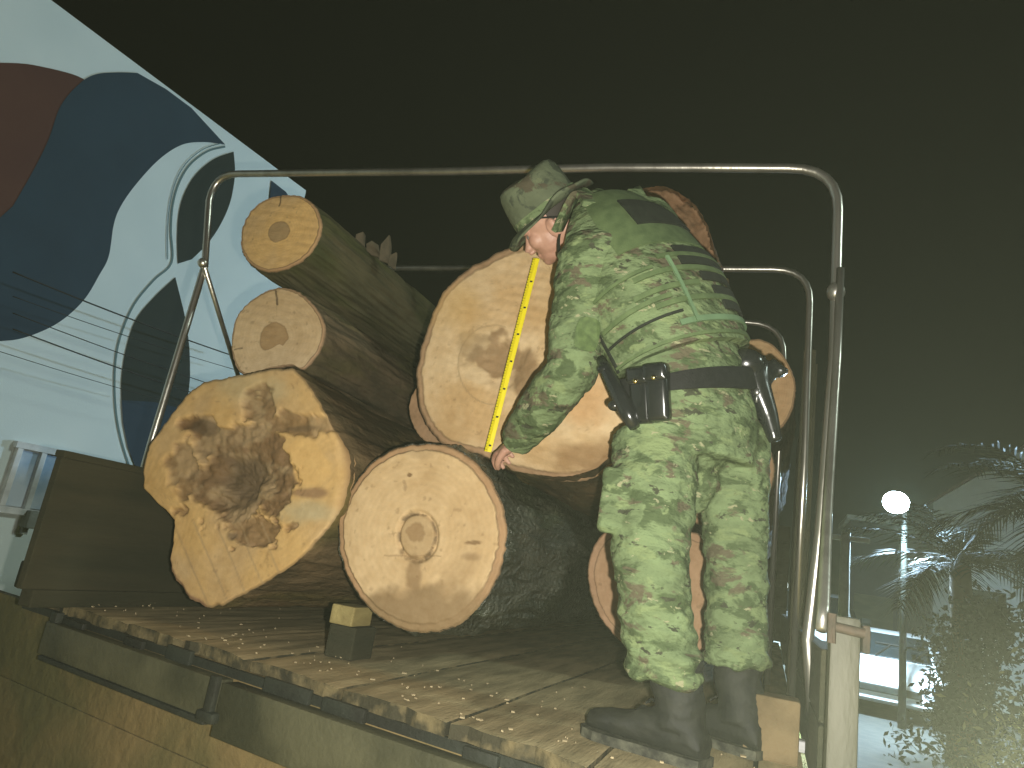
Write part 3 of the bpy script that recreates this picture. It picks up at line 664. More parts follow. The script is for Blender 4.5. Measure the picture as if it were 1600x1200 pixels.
# logs mostly hidden by the man
log('ragged reddish barked log high behind the man\'s back', [(1000, 294), (1045, 292), (1085, 318), (1108, 358), (1118, 400), (1130, 432), (1130, 490), (1110, 540), (1060, 590), (990, 590), (930, 540), (905, 470), (915, 390), (950, 330)],
    2.75, 3.6, face_plain(.2, rim=.52, pale=np.array([.5, .28, .11]), rimc=np.array([.24, .135, .085])), lambda rn, th, x, z, px, py, s: .07*sm(.5, 1, rn)*fbm(np.cos(th)*6+x*9, np.sin(th)*6+z*9, 0, 3)+.03*(fbm(x*22, z*22, 0, 5)-.5), 'bark_red', .0, 6, bamp=.03, ridges=2)
log('pale orange log end at the right behind the man\'s belt holster', ell_(1185, 606, 57, 77, -.12, j=3),
    3.25, 3.4, face_plain(.12, rim=.95, pale=np.array([.6, .36, .18])), saw_relief, 'bark_brown', .0, 7, bamp=.01, tintc=(.5, .45, .38))
log('pinkish log end low between and beside the man\'s legs', [(948, 828), (1000, 815), (1070, 828), (1120, 850), (1130, 920), (1112, 990), (1085, 1030), (1040, 1042), (1000, 1025), (962, 996), (935, 960), (919, 915), (921, 868)],
    2.85, 3.8, face_plain(.12, rim=.88, pale=np.array([.54, .34, .20]), tan=np.array([.44, .27, .15]), rimc=np.array([.5, .31, .19])), saw_relief, 'bark_brown', .0, 8, bamp=.012)
log('log with only the edge of its pinkish end showing right of the man\'s trousers', ell_(1125, 735, 84, 92, 0, j=3),
    3.05, 3.6, face_plain(.12, rim=.9, pale=np.array([.5, .33, .2])), saw_relief, 'bark_brown', .0, 9, bamp=.01)
log('grey barked log peeping out between the big measured log and the round one', ell_(712, 640, 74, 66, 0, j=4),
    2.55, 4.2, face_plain(.12, rim=.7, pale=TAN), saw_relief, 'bark_grey', .0, 10, bamp=.01)
# torn bark sticking up from the top log
TB = []
for (x, y, dx, dy, w_) in ((600, 396, 8, -29, 8), (611, 404, 8, -10, 5), (583, 386, -2, -10, 10), (561, 370, 6, -8, 7)):
    a_ = at(x-w_, y+10, 2.62); b_ = at(x+w_, y+16, 2.66); c_ = at(x+dx, y+dy, 2.62); m1 = at(x+dx*.4-w_, y+dy*.5, 2.6); m2 = at(x+dx*.5+w_*.8, y+dy*.4, 2.66)
    n0 = [np.array([0, .012, 0])]
    tb = MB(); TB.append(tb); tb.add([a_, b_, m2, c_, m1]+[p+[0, .012, 0] for p in (a_, b_, m2, c_, m1)], [(0, 1, 2, 3, 4), (9, 8, 7, 6, 5)]+[(i, (i+1) % 5+0, 5+(i+1) % 5, 5+i) for i in range(5)])
mat('bark_shred', (.13, .10, .06), (.08, .065, .04), .85, 20, .5, 60)
toplog = [o for o in bpy.data.objects if o.name.startswith('log') and 'very top left' in o.get('label', '')][0]
for tb in TB: tb.build('torn_bark', 'bark_shred', toplog)

# ------------------------------------------------------------------ small things on the deck
c_ = at(534, 961, 2.06); hb_ = c_[2]+.03-BZ
ck = empty('wooden_chock', (c_[0], 2.12, BZ)); tag(ck, 'small yellowish wooden chock raised on a dark block beside the round log', 'wood block')
m_ = MB(); m_.box((c_[0], 2.12, BZ+hb_-.03), (.085, .12, .06), bev=.005); m_.build('yellow_block', 'yellow_block', ck)
m_ = MB(); m_.box((c_[0]+.01, 2.13, BZ+(hb_-.06)/2), (.10, .13, hb_-.062), bev=.006); m_.build('dark_block', 'side_wood', ck)
m_ = MB(); q = at(1207, 1102, 2.05); m_.box((q[0]+.0, 2.07, BZ+.075), (.13, .10, .15), bev=.008); o = m_.build('wooden_block', 'tan_block'); tag(o, 'square tan wooden block on the deck right of the man\'s boots', 'wood block')
m_ = MB(); q = on_z(1217, 1165, BZ+.01); m_.box((q[0], q[1], BZ+.022), (.15, .05, .03), bev=.01); o = m_.build('plastic_scrap', 'clear_tape'); tag(o, 'shiny pale plastic scrap on the deck beside the corner post', 'plastic scrap')

random.seed(12); m_ = MB()
for k in range(170):
    x = random.uniform(-2.6, .0); y = edgeY(x)+abs(random.gauss(.02, .35))+.02; a = random.uniform(0, pi); l_ = random.uniform(.0015, .004)*random.choice((1, 1, 1, 2))
    m_.box((x, y, BZ+.008), (l_*1.8, l_, .003), np.array([[cos(a), -sin(a), 0], [sin(a), cos(a), .0], [0, .2, 1]]))
mat('chip_wood', (.42, .34, .2), (.3, .24, .14), .8, 5)
o = m_.build('wood_chips', 'chip_wood'); tag(o, 'pale sawdust and wood chips scattered along the worn deck', 'wood chips', kind='stuff')
# ================================================================== PERSON
FWD = nrm([-.80, .60, 0]); LEFT = np.array([-FWD[1], FWD[0], 0])
def frame_rings(C, A, Bx, lat, dirs, n=40, pw=2.3):
    """rings of a superellipse; C centres, A lateral radius, Bx depth radius, lat lateral vector"""
    R_ = []
    for i, c in enumerate(C):
        t = nrm(dirs[i]); l = nrm(lat-t*(lat@t)) if np.ndim(lat) == 1 else nrm(lat[i]-t*(lat[i]@t)); dpt = np.cross(t, l)
        ring = []
        for a in np.linspace(0, 2*pi, n, endpoint=False):
            ca, sa = cos(a), sin(a); k = (abs(ca)**pw+abs(sa)**pw)**(-1/pw)
            ring.append(c+l*A[i]*ca*k+dpt*Bx[i]*sa*k)
        R_.append(ring)
    return R_
def limb(mb, pts, rad, n=20, sub=6):
    P_ = catmull(np.array(pts), sub, False); r_ = catmull(np.array([[r] for r in rad]), sub, False)[:, 0]; mb.tube(P_, list(r_), n)
YP = 1.92
hipL = at(1022, 700, 1.86); hipR = at(1140, 690, 2.06)
kneeL = at(1018, 885, 1.80); kneeR = at(1149, 880, 2.06)
ankL = at(1052, 1098, 1.80); ankR = at(1150, 1082, 2.07)
pel = at(1080, 655, YP+.03); wai = at(1068, 575, YP+.01); che = at(1018, 470, YP); upp = at(968, 392, YP+.01); nek = at(935, 345, YP+.03)
shL = at(925, 405, 1.78); shR = at(1012, 352, 2.08)
elL = at(893, 575, 1.83); wrL = at(806, 692, 2.02)
elR = at(1000, 430, 2.17); wrR = at(925, 388, 2.15)
LATU = nrm(shL-shR); LATD = nrm(hipL-hipR)
spC = catmull([at(1080, 735, YP+.03), pel, wai, che, upp, nek, at(912, 330, YP+.04)], 10, False)
spD = np.gradient(spC, axis=0)
nS = len(spC); uS = np.linspace(0, 1, nS)
ctrl = np.linspace(0, 1, 7)
def curve(vals): return np.interp(uS, ctrl, vals)
A_ = curve([.175, .185, .175, .200, .178, .10, .075]); B_ = curve([.14, .145, .135, .15, .13, .085, .07])
latS = [nrm(LATD*(1-t)+LATU*t) for t in sm(0, .6, uS)]
def S(u, a, off=0.):
    """a point on the torso surface, u 0..1 along the spine, a angle; off outward"""
    i = min(int(u*(nS-1)), nS-2); f = u*(nS-1)-i
    c = spC[i]*(1-f)+spC[i+1]*f; t = nrm(spD[i]*(1-f)+spD[i+1]*f); l = latS[i]*(1-f)+latS[i+1]*f; l = nrm(l-t*(l@t)); dp = np.cross(t, l)
    aa = A_[i]*(1-f)+A_[i+1]*f+off; bb = B_[i]*(1-f)+B_[i+1]*f+off
    ca, sa = cos(a), sin(a); k = (abs(ca)**2.3+abs(sa)**2.3)**(-1/2.3)
    return c+l*aa*ca*k+dp*bb*sa*k
# which side of the loft is the back?
bk_sign = 1 if (S(.5, pi/2)-S(.5, -pi/2))@(-FWD+np.array([0, 0, .6])) > 0 else -1
def SB(u, a, off=0.): return S(u, bk_sign*a, off)   # a=pi/2 is the middle of the back, a=0 his left flank

man = empty('person', ((ankL+ankR)/2)[:2].tolist()+[BZ]); tag(man, 'man in green camouflage uniform, vest and bush hat, bending over a log', 'person')

# --- head frame
hc_ = at(862, 347, YP+.02)
hf = nrm(-.78*RT-.53*UP+.36*FW); hu = -.54*RT+.83*UP-.14*FW; hu = nrm(hu-hf*(hu@hf)); hl = np.cross(hu, hf)
HR = np.array([hf, hl, hu]).T
def hp(x, y, z): return hc_+HR@np.array([x, y, z])
body = MB()
def hell(x, y, z, a, b, c): body.ell(hp(x, y, z), (a, b, c), HR, 24)
hell(-.005, 0, .035, .098, .077, .095); hell(.03, 0, -.03, .068, .062, .075); hell(.045, 0, -.075, .05, .045, .038); hell(.075, 0, -.092, .022, .024, .018)
for s_g in (-1, 1):
    hell(.065, s_g*.038, -.02, .028, .026, .03); hell(-.010, s_g*.082, -.020, .022, .008, .034); hell(-.016, s_g*.088, -.014, .012, .007, .026); hell(.078, s_g*.032, .022, .018, .03, .010)
body.tube([hp(.088, 0, .012), hp(.102, 0, -.012), hp(.118, 0, -.034)], [.010, .012, .016], 12); body.ell(hp(.108, .013, -.040), (.011, .009, .009), HR); body.ell(hp(.108, -.013, -.040), (.011, .009, .009), HR)
hell(.091, 0, -.062, .011, .024, .007); hell(.089, 0, -.074, .011, .021, .008)
limb(body, [hp(-.03, 0, -.02), hp(-.035, 0, -.07), nek*.6+upp*.4], [.062, .060, .07])
# torso and limbs, slim, under the clothes
body.loft(frame_rings(list(spC[8:]), list(A_[8:]*.82), list(B_[8:]*.82), np.array(latS)[8:], list(spD)[8:]))
limb(body, [shL*.9+shR*.1, elL, wrL], [.05, .042, .028]); limb(body, [shR*.9+shL*.1, elR, wrR], [.05, .042, .028])
limb(body, [hipL*.8+hipR*.2, kneeL, ankL, ankL+[0, 0, -.06]], [.070, .048, .035, .03]); body.ell((hipL+hipR)/2+[0, 0, .07], (.13, .10, .10)); limb(body, [hipR*.8+hipL*.2, kneeR, ankR, ankR+[0, 0, -.04]], [.065, .045, .035, .03])
# hands
def hand(wr, palm_dir, palm_n, thumb_side, curls, mb):
    d_ = nrm(palm_dir); n_ = nrm(np.array(palm_n)-d_*(np.array(palm_n)@d_)); s_ = np.cross(n_, d_)*thumb_side
    Rm = np.array([d_, s_, n_]).T
    pc = wr+d_*.05
    mb.ell(pc, (.052, .040, .016), Rm, 20); mb.ell(wr+d_*.018, (.034, .027, .019), Rm, 16); mb.ell(pc+s_*.022-n_*.004+d_*(-.012), (.03, .018, .017), Rm, 16)
    for k_, (off, ln, cu) in enumerate(zip((.030, .010, -.010, -.029), (.072, .080, .074, .058), curls)):
        b_ = pc+d_*.040+s_*off; p_ = b_; pts = [b_-d_*.02, b_]; ang_ = 0; dd = nrm(d_+s_*off*1.6)
        for seg, fr_ in enumerate((.45, .32, .23)):
            ang_ += cu*(.7, 1., .8)[seg]; v_ = dd*cos(ang_)-n_*sin(ang_); p_ = p_+v_*ln*fr_; pts.append(p_)
        limb(mb, pts, [.0095, .0098, .0088, .008, .0065], 12, 4)
    t0 = pc+s_*.030-d_*.028; t1 = t0+nrm(s_*.7+d_*.7-n_*.4)*.034; t2 = t1+nrm(s_*.2+d_*.9-n_*.55)*.028; t3 = t2+nrm(-s_*.15+d_*.85-n_*.6)*.024
    limb(mb, [t0, t1, t2, t3], [.013, .0115, .0105, .008], 12, 4)
tapeB = at(762, 706, 2.165); tapeT = at(838, 404, 2.165)
hand(wrL, tapeB+np.array([0, 0, -.02])-wrL, np.array([.1, -.75, .6]), 1, (.55, .65, .75, .8), body)
hand(wrR, tapeT-wrR, np.array([.1, -.5, .8]), -1, (.6, .7, .8, .8), body)
me = remesh(body.mesh(), .0042, 2)
bo = link('body', me, 'skin', man); allsmooth(me)
for s_g in (-1, 1):
    m_ = MB(); m_.ell(hp(.079, s_g*.031, .003), (.0115, .0115, .0105), HR, 14); m_.build('eye', 'eye_white', man, smooth=True)
# hair: short, round the back of the head under the hat
m_ = MB(); V_ = []
rings = []
for ph in np.linspace(.15, 1.95, 14):
    rings.append([hp(-.007+.101*sin(ph)*cos(a)*(1 if True else 0), .080*sin(ph)*sin(a), .037+.098*cos(ph)) for a in np.linspace(pi*.52, pi*1.48, 22)])
n_ = 22; V_ = [p for r in rings for p in r]; m_.add(V_, [(i*n_+j, i*n_+j+1, (i+1)*n_+j+1, (i+1)*n_+j) for i in range(13) for j in range(n_-1)])
m_.build('hair', 'hair', man, smooth=True)

# --- clothes
def wrinkle(me, amp, fr, s, dirn=None, soft=.02):
    c = vco(me); n = vno(me)
    f1_ = fbm(c[:, 0]*fr, c[:, 1]*fr, c[:, 2]*fr*1.6, s, 3)
    rid = 1-np.abs(2*noise(c[:, 0]*fr*1.1+f1_*2, c[:, 1]*fr*1.1, c[:, 2]*fr*1.9+f1_*2.5, s+7)-1)
    setco(me, c+n*(amp*(f1_-.5)*1.2+amp*.9*(rid-.6))[:, None])
jk = MB()
jk.loft(frame_rings(list(spC[6:-3]), list(A_[6:-3]), list(B_[6:-3]), np.array(latS)[6:-3], list(spD[6:-3])))
limb(jk, [che*.35+shL*.65+[0, 0, -.02], shL, shL*.45+elL*.55, elL, elL*.5+wrL*.5, wrL*1.0+elL*.0-nrm(wrL-elL)*.005], [.11, .094, .085, .074, .070, .050], 26)
limb(jk, [che*.35+shR*.65, shR, elR, wrR-nrm(wrR-elR)*.02], [.11, .088, .070, .045], 26)
for a_, b_, r_ in ((wrL-nrm(wrL-elL)*.03, wrL+nrm(wrL-elL)*.003, .050),): jk.tube([a_, b_], r_, 22)
me = remesh(jk.mesh(), .0065, 4); wrinkle(me, .008, 9, 3); wrinkle(me, .006, 21, 33); allsmooth(me)
jo = link('jacket', me, 'camo_cloth', man)
# collar
m_ = MB(); cdir = nrm(spD[-6])
for r_, off in ((.083, 0), ):
    rg = []
    for h_, rr_ in ((-.01, .085), (.02, .080), (.045, .078), (.048, .072), (.02, .070)):
        c = spC[-9]+cdir*h_; l = nrm(LATU-cdir*(LATU@cdir)); dp = np.cross(cdir, l)
        rg.append([c+rr_*(l*cos(a)*1.05+dp*sin(a))+cdir*.006*sin(3*a) for a in np.linspace(0, 2*pi, 32, endpoint=False)])
    m_.loft(rg, cap=False)
m_.build('collar', 'camo_cloth', jo, smooth=True)
# trousers
tr = MB()
tr.loft(frame_rings(list(spC[2:24]), list(A_[2:24]*1.0), list(B_[2:24]*1.0), np.array(latS)[2:24], list(spD[2:24])))
tr.ell((hipL+hipR)/2+[0, 0, .02], (.165, .135, .12), np.array([LATD, np.cross([0, 0, 1], LATD), [0, 0, 1]]).T)
hemL = at(1036, 1062, 1.80); hemR = at(1150, 1040, 2.06)
limb(tr, [hipL+[0, 0, .03], hipL*.5+kneeL*.5, kneeL, kneeL*.45+hemL*.55, hemL+[0, 0, .05], hemL], [.112, .104, .093, .086, .086, .086], 30)
limb(tr, [hipR+[0, 0, .03], hipR*.5+kneeR*.5, kneeR, kneeR*.45+hemR*.55, hemR+[0, 0, .05], hemR], [.105, .094, .083, .080, .080, .080], 30)
tr.ell(at(1083, 745, 1.95), (.07, .06, .10)); tr.box(kneeL*.45+hipL*.55+np.array([-.085, -.04, -.02]), (.06, .12, .16), None, 0, .015)
# cargo pocket on the left thigh
me = remesh(tr.mesh(), .0065, 3); wrinkle(me, .010, 7, 14); wrinkle(me, .006, 19, 44)
c = vco(me); n = vno(me); low = 1-sm(0, .25, c[:, 2]-min(hemL[2], hemR[2])); c = c+n*(low*.006*np.sin(c[:, 2]*120+9*noise(c[:, 0]*9, c[:, 1]*9, 0, 3)))[:, None]; c[:, 2] += low*.02*(noise(c[:, 0]*25, c[:, 1]*25, 0, 8)-.5); setco(me, c); allsmooth(me)
to = link('trousers', me, 'camo_cloth', man)
# vest: a thick shell over the torso
VU0, VU1 = .345, .80
def shell(u0, u1, a0, a1, off, thick, nu, na, name, m, parent, edge=True, fn=None):
    mb = MB(); P_ = []
    for i in range(nu+1):
        for j_ in range(na+1):
            u = u0+(u1-u0)*i/nu; a = a0+(a1-a0)*j_/na
            if fn: u, a = fn(u, a)
            P_.append(SB(u, a, off))
    Qn = [SB(*( (fn(u0+(u1-u0)*i/nu, a0+(a1-a0)*j_/na)) if fn else (u0+(u1-u0)*i/nu, a0+(a1-a0)*j_/na)), off-thick) for i in range(nu+1) for j_ in range(na+1)]
    n0 = len(P_); w_ = na+1; fs = [(i*w_+j_, i*w_+j_+1, (i+1)*w_+j_+1, (i+1)*w_+j_) for i in range(nu) for j_ in range(na)]
    fs += [tuple(n0+k for k in reversed(f)) for f in fs]
    for i in range(nu): fs += [(i*w_, (i+1)*w_, n0+(i+1)*w_, n0+i*w_), (i*w_+na, n0+i*w_+na, n0+(i+1)*w_+na, (i+1)*w_+na)]
    for j_ in range(na): fs += [(j_, n0+j_, n0+j_+1, j_+1), (nu*w_+j_, nu*w_+j_+1, n0+nu*w_+j_+1, n0+nu*w_+j_)]
    mb.add(P_+Qn, fs); return mb.build(name, m, parent, auto=50)
def taper_fn(u, a):
    t = sm(.6, .80, u); mid = pi/2; return u, mid+(a-mid)*(1-.38*t)
vest = shell(VU0, VU1, -.35, pi+.35, .032, .026, 26, 40, 'vest', 'camo_cloth', man, fn=taper_fn)
me = vest.data; cc_ = vco(me); nn_ = vno(me); setco(me, cc_+nn_*(.005*(fbm(cc_[:, 0]*18, cc_[:, 1]*18, cc_[:, 2]*18, 5)-.5))[:, None])
front = shell(VU0, .70, pi+.35, 2*pi-.35, .025, .02, 12, 24, 'vest_front', 'camo_cloth', vest)
def strap(u0, u1, a0, a1, off=.040, th=.006, m='vest_strap', nm='webbing', nu=2, na=12, par=None): return shell(u0, u1, a0, a1, off, th, nu, na, nm, m, par or vest)
# dark back panel at the top, grab handle, ladder rows, diagonal piping
strap(.545, .79, .62, 2.45, .0385, .005, 'vest_strap', 'yoke', 12, 14)
strap(.60, .70, 1.1, 2.1, .044, .007, 'vest_dark', 'back_panel', 6, 10)
for k_, (uu, aa0, aa1) in enumerate(((.522, 1.30, 2.3), (.496, 1.28, 2.35), (.462, 1.5, 2.35), (.434, 1.62, 2.38), (.406, 1.7, 2.4))):
    strap(uu-.0088, uu+.0088, aa0, aa1, .0425, .006, 'vest_dark', 'ladder_slot')
for uu, aa0, aa1 in ((.509, 1.0, 2.4), (.479, .6, 2.4), (.448, .5, 1.4), (.420, .7, 2.4)): strap(uu-.0045, uu+.0045, aa0, aa1, .0435, .006, 'vest_strap')
strap(.376, .386, .9, 2.6, .0415, .007, 'cord_pale'); strap(.352, .358, -.3, 3.2, .0395, .006, 'vest_strap')
strap(.375, .505, 1.10, 1.14, .047, .008, 'cord_pale', 'pull_cord', 14, 1)
strap(.43, .438, -.2, .95, .0395, .006, 'vest_strap'); strap(.49, .496, -.3, .9, .0395, .006, 'vest_strap'); strap(.40, .404, -.3, 1.0, .0395, .006, 'vest_dark')
strap(VU0, .78, -.36, -.30, .036, .008, 'vest_dark', 'edge_binding', 16, 1, None)
# shoulder straps
for (uA, aA, tgt) in ((.775, .75, shL), (.775, 2.35, shR)):
    m_ = MB(); q0 = SB(uA-.05, aA, .035); q1 = SB(uA+.03, aA, .04); q2 = SB(.86, aA-.1 if aA < 1.5 else aA+.1, .05); q3 = SB(.84, -.3 if aA < 1.5 else pi+.3, .05)
    Pc = catmull([q0, q1, q2, q3], 6, False); ax = nrm(LATU)
    rg = []
    for i, p in enumerate(Pc):
        t = nrm(Pc[min(i+1, len(Pc)-1)]-Pc[max(i-1, 0)]); w_ = nrm(ax-t*(ax@t)); up_ = np.cross(t, w_)
        rg.append([p+w_*.032*cx+up_*.008*cz for cx, cz in ((-1, -.6), (-.9, 1), (.9, 1), (1, -.6), (.9, -1), (-.9, -1))])
    m_.loft(rg); m_.build('shoulder_strap', 'camo_cloth', vest, auto=50)
# belt
bu = .268
belt = shell(bu-.024, bu+.024, 0, 2*pi, .022, .012, 3, 60, 'belt', 'black_nylon', man)
def local(u, a, off):
    p = SB(u, a, off); n_ = nrm(SB(u, a, off+.05)-SB(u, a, off)); t = nrm(SB(u+.02, a, off)-SB(u-.02, a, off)); t = nrm(t-n_*(t@n_)); s_ = np.cross(t, n_); return p, np.array([s_, n_, t]).T
def pouch(u, a, size, name, m, drop=0., n_dome=True, off=.03):
    p, R_ = local(u, a, off); c = p+R_@np.array([0, size[1]/2, -drop]); m_ = MB(); m_.box(c, size, R_, 0, min(size)*.28)
    return m_, c, R_
# magazine pouches with brass snaps
for k_, aa in enumerate((.42, .20)):
    m_, c, R_ = pouch(bu, aa, (.058, .045, .135), 'magazine_pouch', 'black_plastic', .03)
    m_.box(c+R_@np.array([0, .006, .055]), (.062, .052, .045), R_, 0, .012)
    po_ = m_.build('magazine_pouch', 'black_plastic', man, smooth=True, auto=60)
    b_ = MB(); b_.ell(c+R_@np.array([0, .034, .040]), (.007, .005, .007), R_, 12); b_.build('snap', 'brass', po_, smooth=True)
# baton / light holder and hanging gear at the front left hip
m_, c, R_ = pouch(bu, -.05, (.045, .04, .10), 'x', 'x', .02); m_.build('gear_pouch', 'black_nylon', man, auto=50)
m_ = MB(); q0 = at(938, 560, 1.76); q1 = at(965, 612, 1.745); q2 = at(992, 668, 1.735); m_.tube([q0, q0*.7+q1*.3, q1, q2*.6+q1*.4, q2], [.012, .017, .022, .024, .014], 14)
m_.ell(at(944, 577, 1.75), (.02, .014, .014)); m_.ell(at(960, 634, 1.745), (.018, .014, .014)); m_.build('baton_holder', 'black_plastic', man, smooth=True)
# holster at the right hip
m_ = MB(); q = [at(1172, 560, 1.98), at(1180, 600, 1.99), at(1200, 650, 2.0), at(1212, 690, 2.0)]; m_.tube(q, [.042, .040, .028, .018], 18)
m_.ell(at(1165, 566, 1.96), (.05, .035, .04)); m_.tube([at(1190, 600, 1.99), at(1213, 570, 2.0), at(1226, 585, 2.0)], [.022, .024, .02], 12)
me = remesh(m_.mesh(), .006, 3); allsmooth(me); link('holster', me, 'black_plastic', man)
# keys clip
m_ = MB(); q = at(1183, 612, 1.93); m_.ell(q, (.008, .006, .01)); m_.tube([q, q+[0, 0, -.03]], .003, 8); m_.build('key_clip', 'steel', man, smooth=True)
# arm patch
def armpt(t, ang_, off):
    p = shL*(1-t)+elL*t; ax = nrm(elL-shL); toC = nrm(CAM-p); u_ = nrm(toC-ax*(toC@ax)); v_ = np.cross(ax, u_); return p+(.088+off)*(u_*cos(ang_)+v_*sin(ang_)), ax
m_ = MB(); n1 = 16; P_ = []
ctr, ax = armpt(.74, -.25, .0)
for r_ in (1., ):
    for layer in (.004, .010):
        for k_ in range(n1):
            a = 2*pi*k_/n1; kk = (abs(cos(a))**4+abs(sin(a))**4)**(-.25)
            p, _ = armpt(.72+.16*sin(a)*kk*.9, -.28+.36*cos(a)*kk, layer); P_.append(p)
m_.add(P_, [tuple(range(n1, 2*n1)), tuple(reversed(range(n1)))]+[(k_, (k_+1) % n1, n1+(k_+1) % n1, n1+k_) for k_ in range(n1)])
m_.build('arm_patch', 'patch_green', jo)

# boots
def boot(ank, toe_dir, name='boot', sole_z=BZ):
    d_ = nrm([toe_dir[0], toe_dir[1], 0]); s_ = np.array([-d_[1], d_[0], 0]); gz = np.array([ank[0], ank[1], sole_z])
    m_ = MB(); secs = [(-.085, .030, .045, .045), (-.06, .036, .085, .08), (-.01, .038, .10, .09), (.05, .040, .075, .07), (.11, .046, .055, .055), (.16, .046, .05, .05), (.195, .036, .042, .04), (.215, .015, .03, .02)]
    rg = []
    for (x_, w_, h_, _) in secs:
        c = gz+d_*x_+[0, 0, .02+h_/2]; rg.append([c+s_*w_*1.25*(abs(cos(a))**.8)*np.sign(cos(a))+np.array([0, 0, h_/2*1.1*sin(a)]) for a in np.linspace(0, 2*pi, 24, endpoint=False)])
    m_.loft(rg)
    limb(m_, [gz+[0, 0, .07]-d_*.02, gz+[0, 0, .13]-d_*.015, ank*[1, 1, 0]+[0, 0, sole_z+.17], ank*[1, 1, 0]+[0, 0, sole_z+.225]], [.058, .058, .060, .062], 22)
    for k_ in range(5): q = gz+d_*(.075-.02*k_)+[0, 0, .085+.022*k_]; m_.tube([q-s_*.03, q+[0, 0, .008], q+s_*.03], .0045, 8)
    me_ = remesh(m_.mesh(), .005, 2); wrinkle(me_, .004, 22, 8); allsmooth(me_)
    bo_ = link(name, me_, 'boot_leather', man)
    so = MB(); outl = []
    for (x_, w_, h_, _) in secs: outl.append((x_*1.04, w_*1.34+.004))
    up_ = [gz+d_*x_+s_*w_ for x_, w_ in outl]+[gz+d_*x_-s_*w_ for x_, w_ in reversed(outl)]
    so.add([p+[0, 0, .022] for p in up_]+[p+[0, 0, .001] for p in up_], [tuple(range(len(up_))), tuple(reversed(range(len(up_), 2*len(up_))))]+[(i, len(up_)+i, len(up_)+(i+1) % len(up_), (i+1) % len(up_)) for i in range(len(up_))])
    so.build('sole', 'boot_sole', bo_); return bo_
boot(at(1052, 1100, 1.80), (-.93, .30)); boot(at(1150, 1085, 2.07), (-.85, .45))

# hat
hx = np.array([hf, hl, hu]).T
m_ = MB(); rg = []
def hatp(x, y, z): return hc_+HR@np.array([x-.008, y, z+.014])
for (z_, r_, k_) in ((.018, 1.10, 0), (.03, 1.10, 0), (.06, 1.09, 0), (.095, 1.06, 0), (.125, 1.01, 0), (.142, .93, 0), (.150, .78, 0), (.152, .5, 0), (.150, .2, 0)):
    rg.append([hatp(.106*r_*cos(a)*(1+.02*sin(3*a+z_*30)), .088*r_*sin(a), z_+.006*sin(2*a+1)*(z_/.15)) for a in np.linspace(0, 2*pi, 48, endpoint=False)])
m_.loft(rg, cap=True)
hat = m_.build('hat', 'camo_hat', man, smooth=True)
m_ = MB(); rg = []
na = 72
def brim(t, a, o):
    r_ = 1.08+.52*t; dz = -.010*t
    front = max(0, cos(a)); back = max(0, -cos(a)); side = sin(a)
    dz += -.022*t*t*front**1.5 + .006*t*sin(3*a+.4)+ .004*t*sin(7*a)
    dz += .030*t*t*max(0, side)**2*max(0, .45-cos(a)) + .006*t*back
    return hatp(.106*r_*cos(a), .088*(r_+.05*t)*side, .02+dz+o)
for t in np.linspace(0, 1, 8): rg.append([brim(t, a, .0035) for a in np.linspace(0, 2*pi, na, endpoint=False)])
for t in np.linspace(1, 0, 8): rg.append([brim(t, a, -.0035) for a in np.linspace(0, 2*pi, na, endpoint=False)])
m_.loft(rg, cap=False, closed=True); m_.build('brim', 'camo_hat', hat, smooth=True)
m_ = MB(); m_.loft([[hatp(.106*r_*cos(a), .088*r_*sin(a), z_) for a in np.linspace(0, 2*pi, 48, endpoint=False)] for z_, r_ in ((.024, 1.11), (.024, 1.125), (.046, 1.12), (.046, 1.10))], cap=False, closed=True); m_.build('hat_band', 'camo_cloth', hat, auto=50)
m_ = MB(); m_.tube(catmull([hatp(.02, .09, .02), hatp(-.04, .086, -.02), hatp(-.075, .05, -.05), hatp(-.09, .0, -.07)], 6, False), .003, 8); m_.build('chin_cord', 'black_nylon', hat, smooth=True)

# ------------------------------------------------------------------ measuring tape
m_ = MB(); ax = nrm(tapeB-tapeT); Lt = np.linalg.norm(tapeB-tapeT); toC = np.array([0, -1., 0]); wv = nrm(np.cross(ax, toC)); nv = np.cross(wv, ax)
Rt = np.array([wv, nv, ax]).T
rg = []
for k_ in range(25):
    t = k_/24; c = tapeT+ax*Lt*t+nv*.0; hw_ = .0125; rg.append([c-wv*hw_+toC*.0, c+toC*.003, c+wv*hw_, c+wv*hw_+np.array([0, .001, 0]), c+np.array([0, -.002, 0]), c-wv*hw_+np.array([0, .001, 0])])
m_.loft(rg); tp = m_.build('tape_measure', 'tape_yellow'); tag(tp, 'yellow tape measure stretched down the face of the huge log', 'tape measure')
m_ = MB(); nt_ = int(Lt/.01)
for k_ in range(nt_):
    l_ = .009 if k_ % 5 == 0 else .005; c = tapeT+ax*.01*(k_+.5)+wv*(.0125-l_/2)-np.array([0, .0028, 0]); m_.box(c, (l_, .0006, .0011), np.array([wv, [0, 1, 0], ax]).T)
for k_ in range(1, int(Lt/.1)+1):
    c = tapeT+ax*(.1*k_-.01)-wv*.004-np.array([0, .0034, 0]); m_.box(c, (.009, .0006, .006), np.array([wv, [0, 1, 0], ax]).T)
m_.build('tape_marks', 'tape_ink', tp)

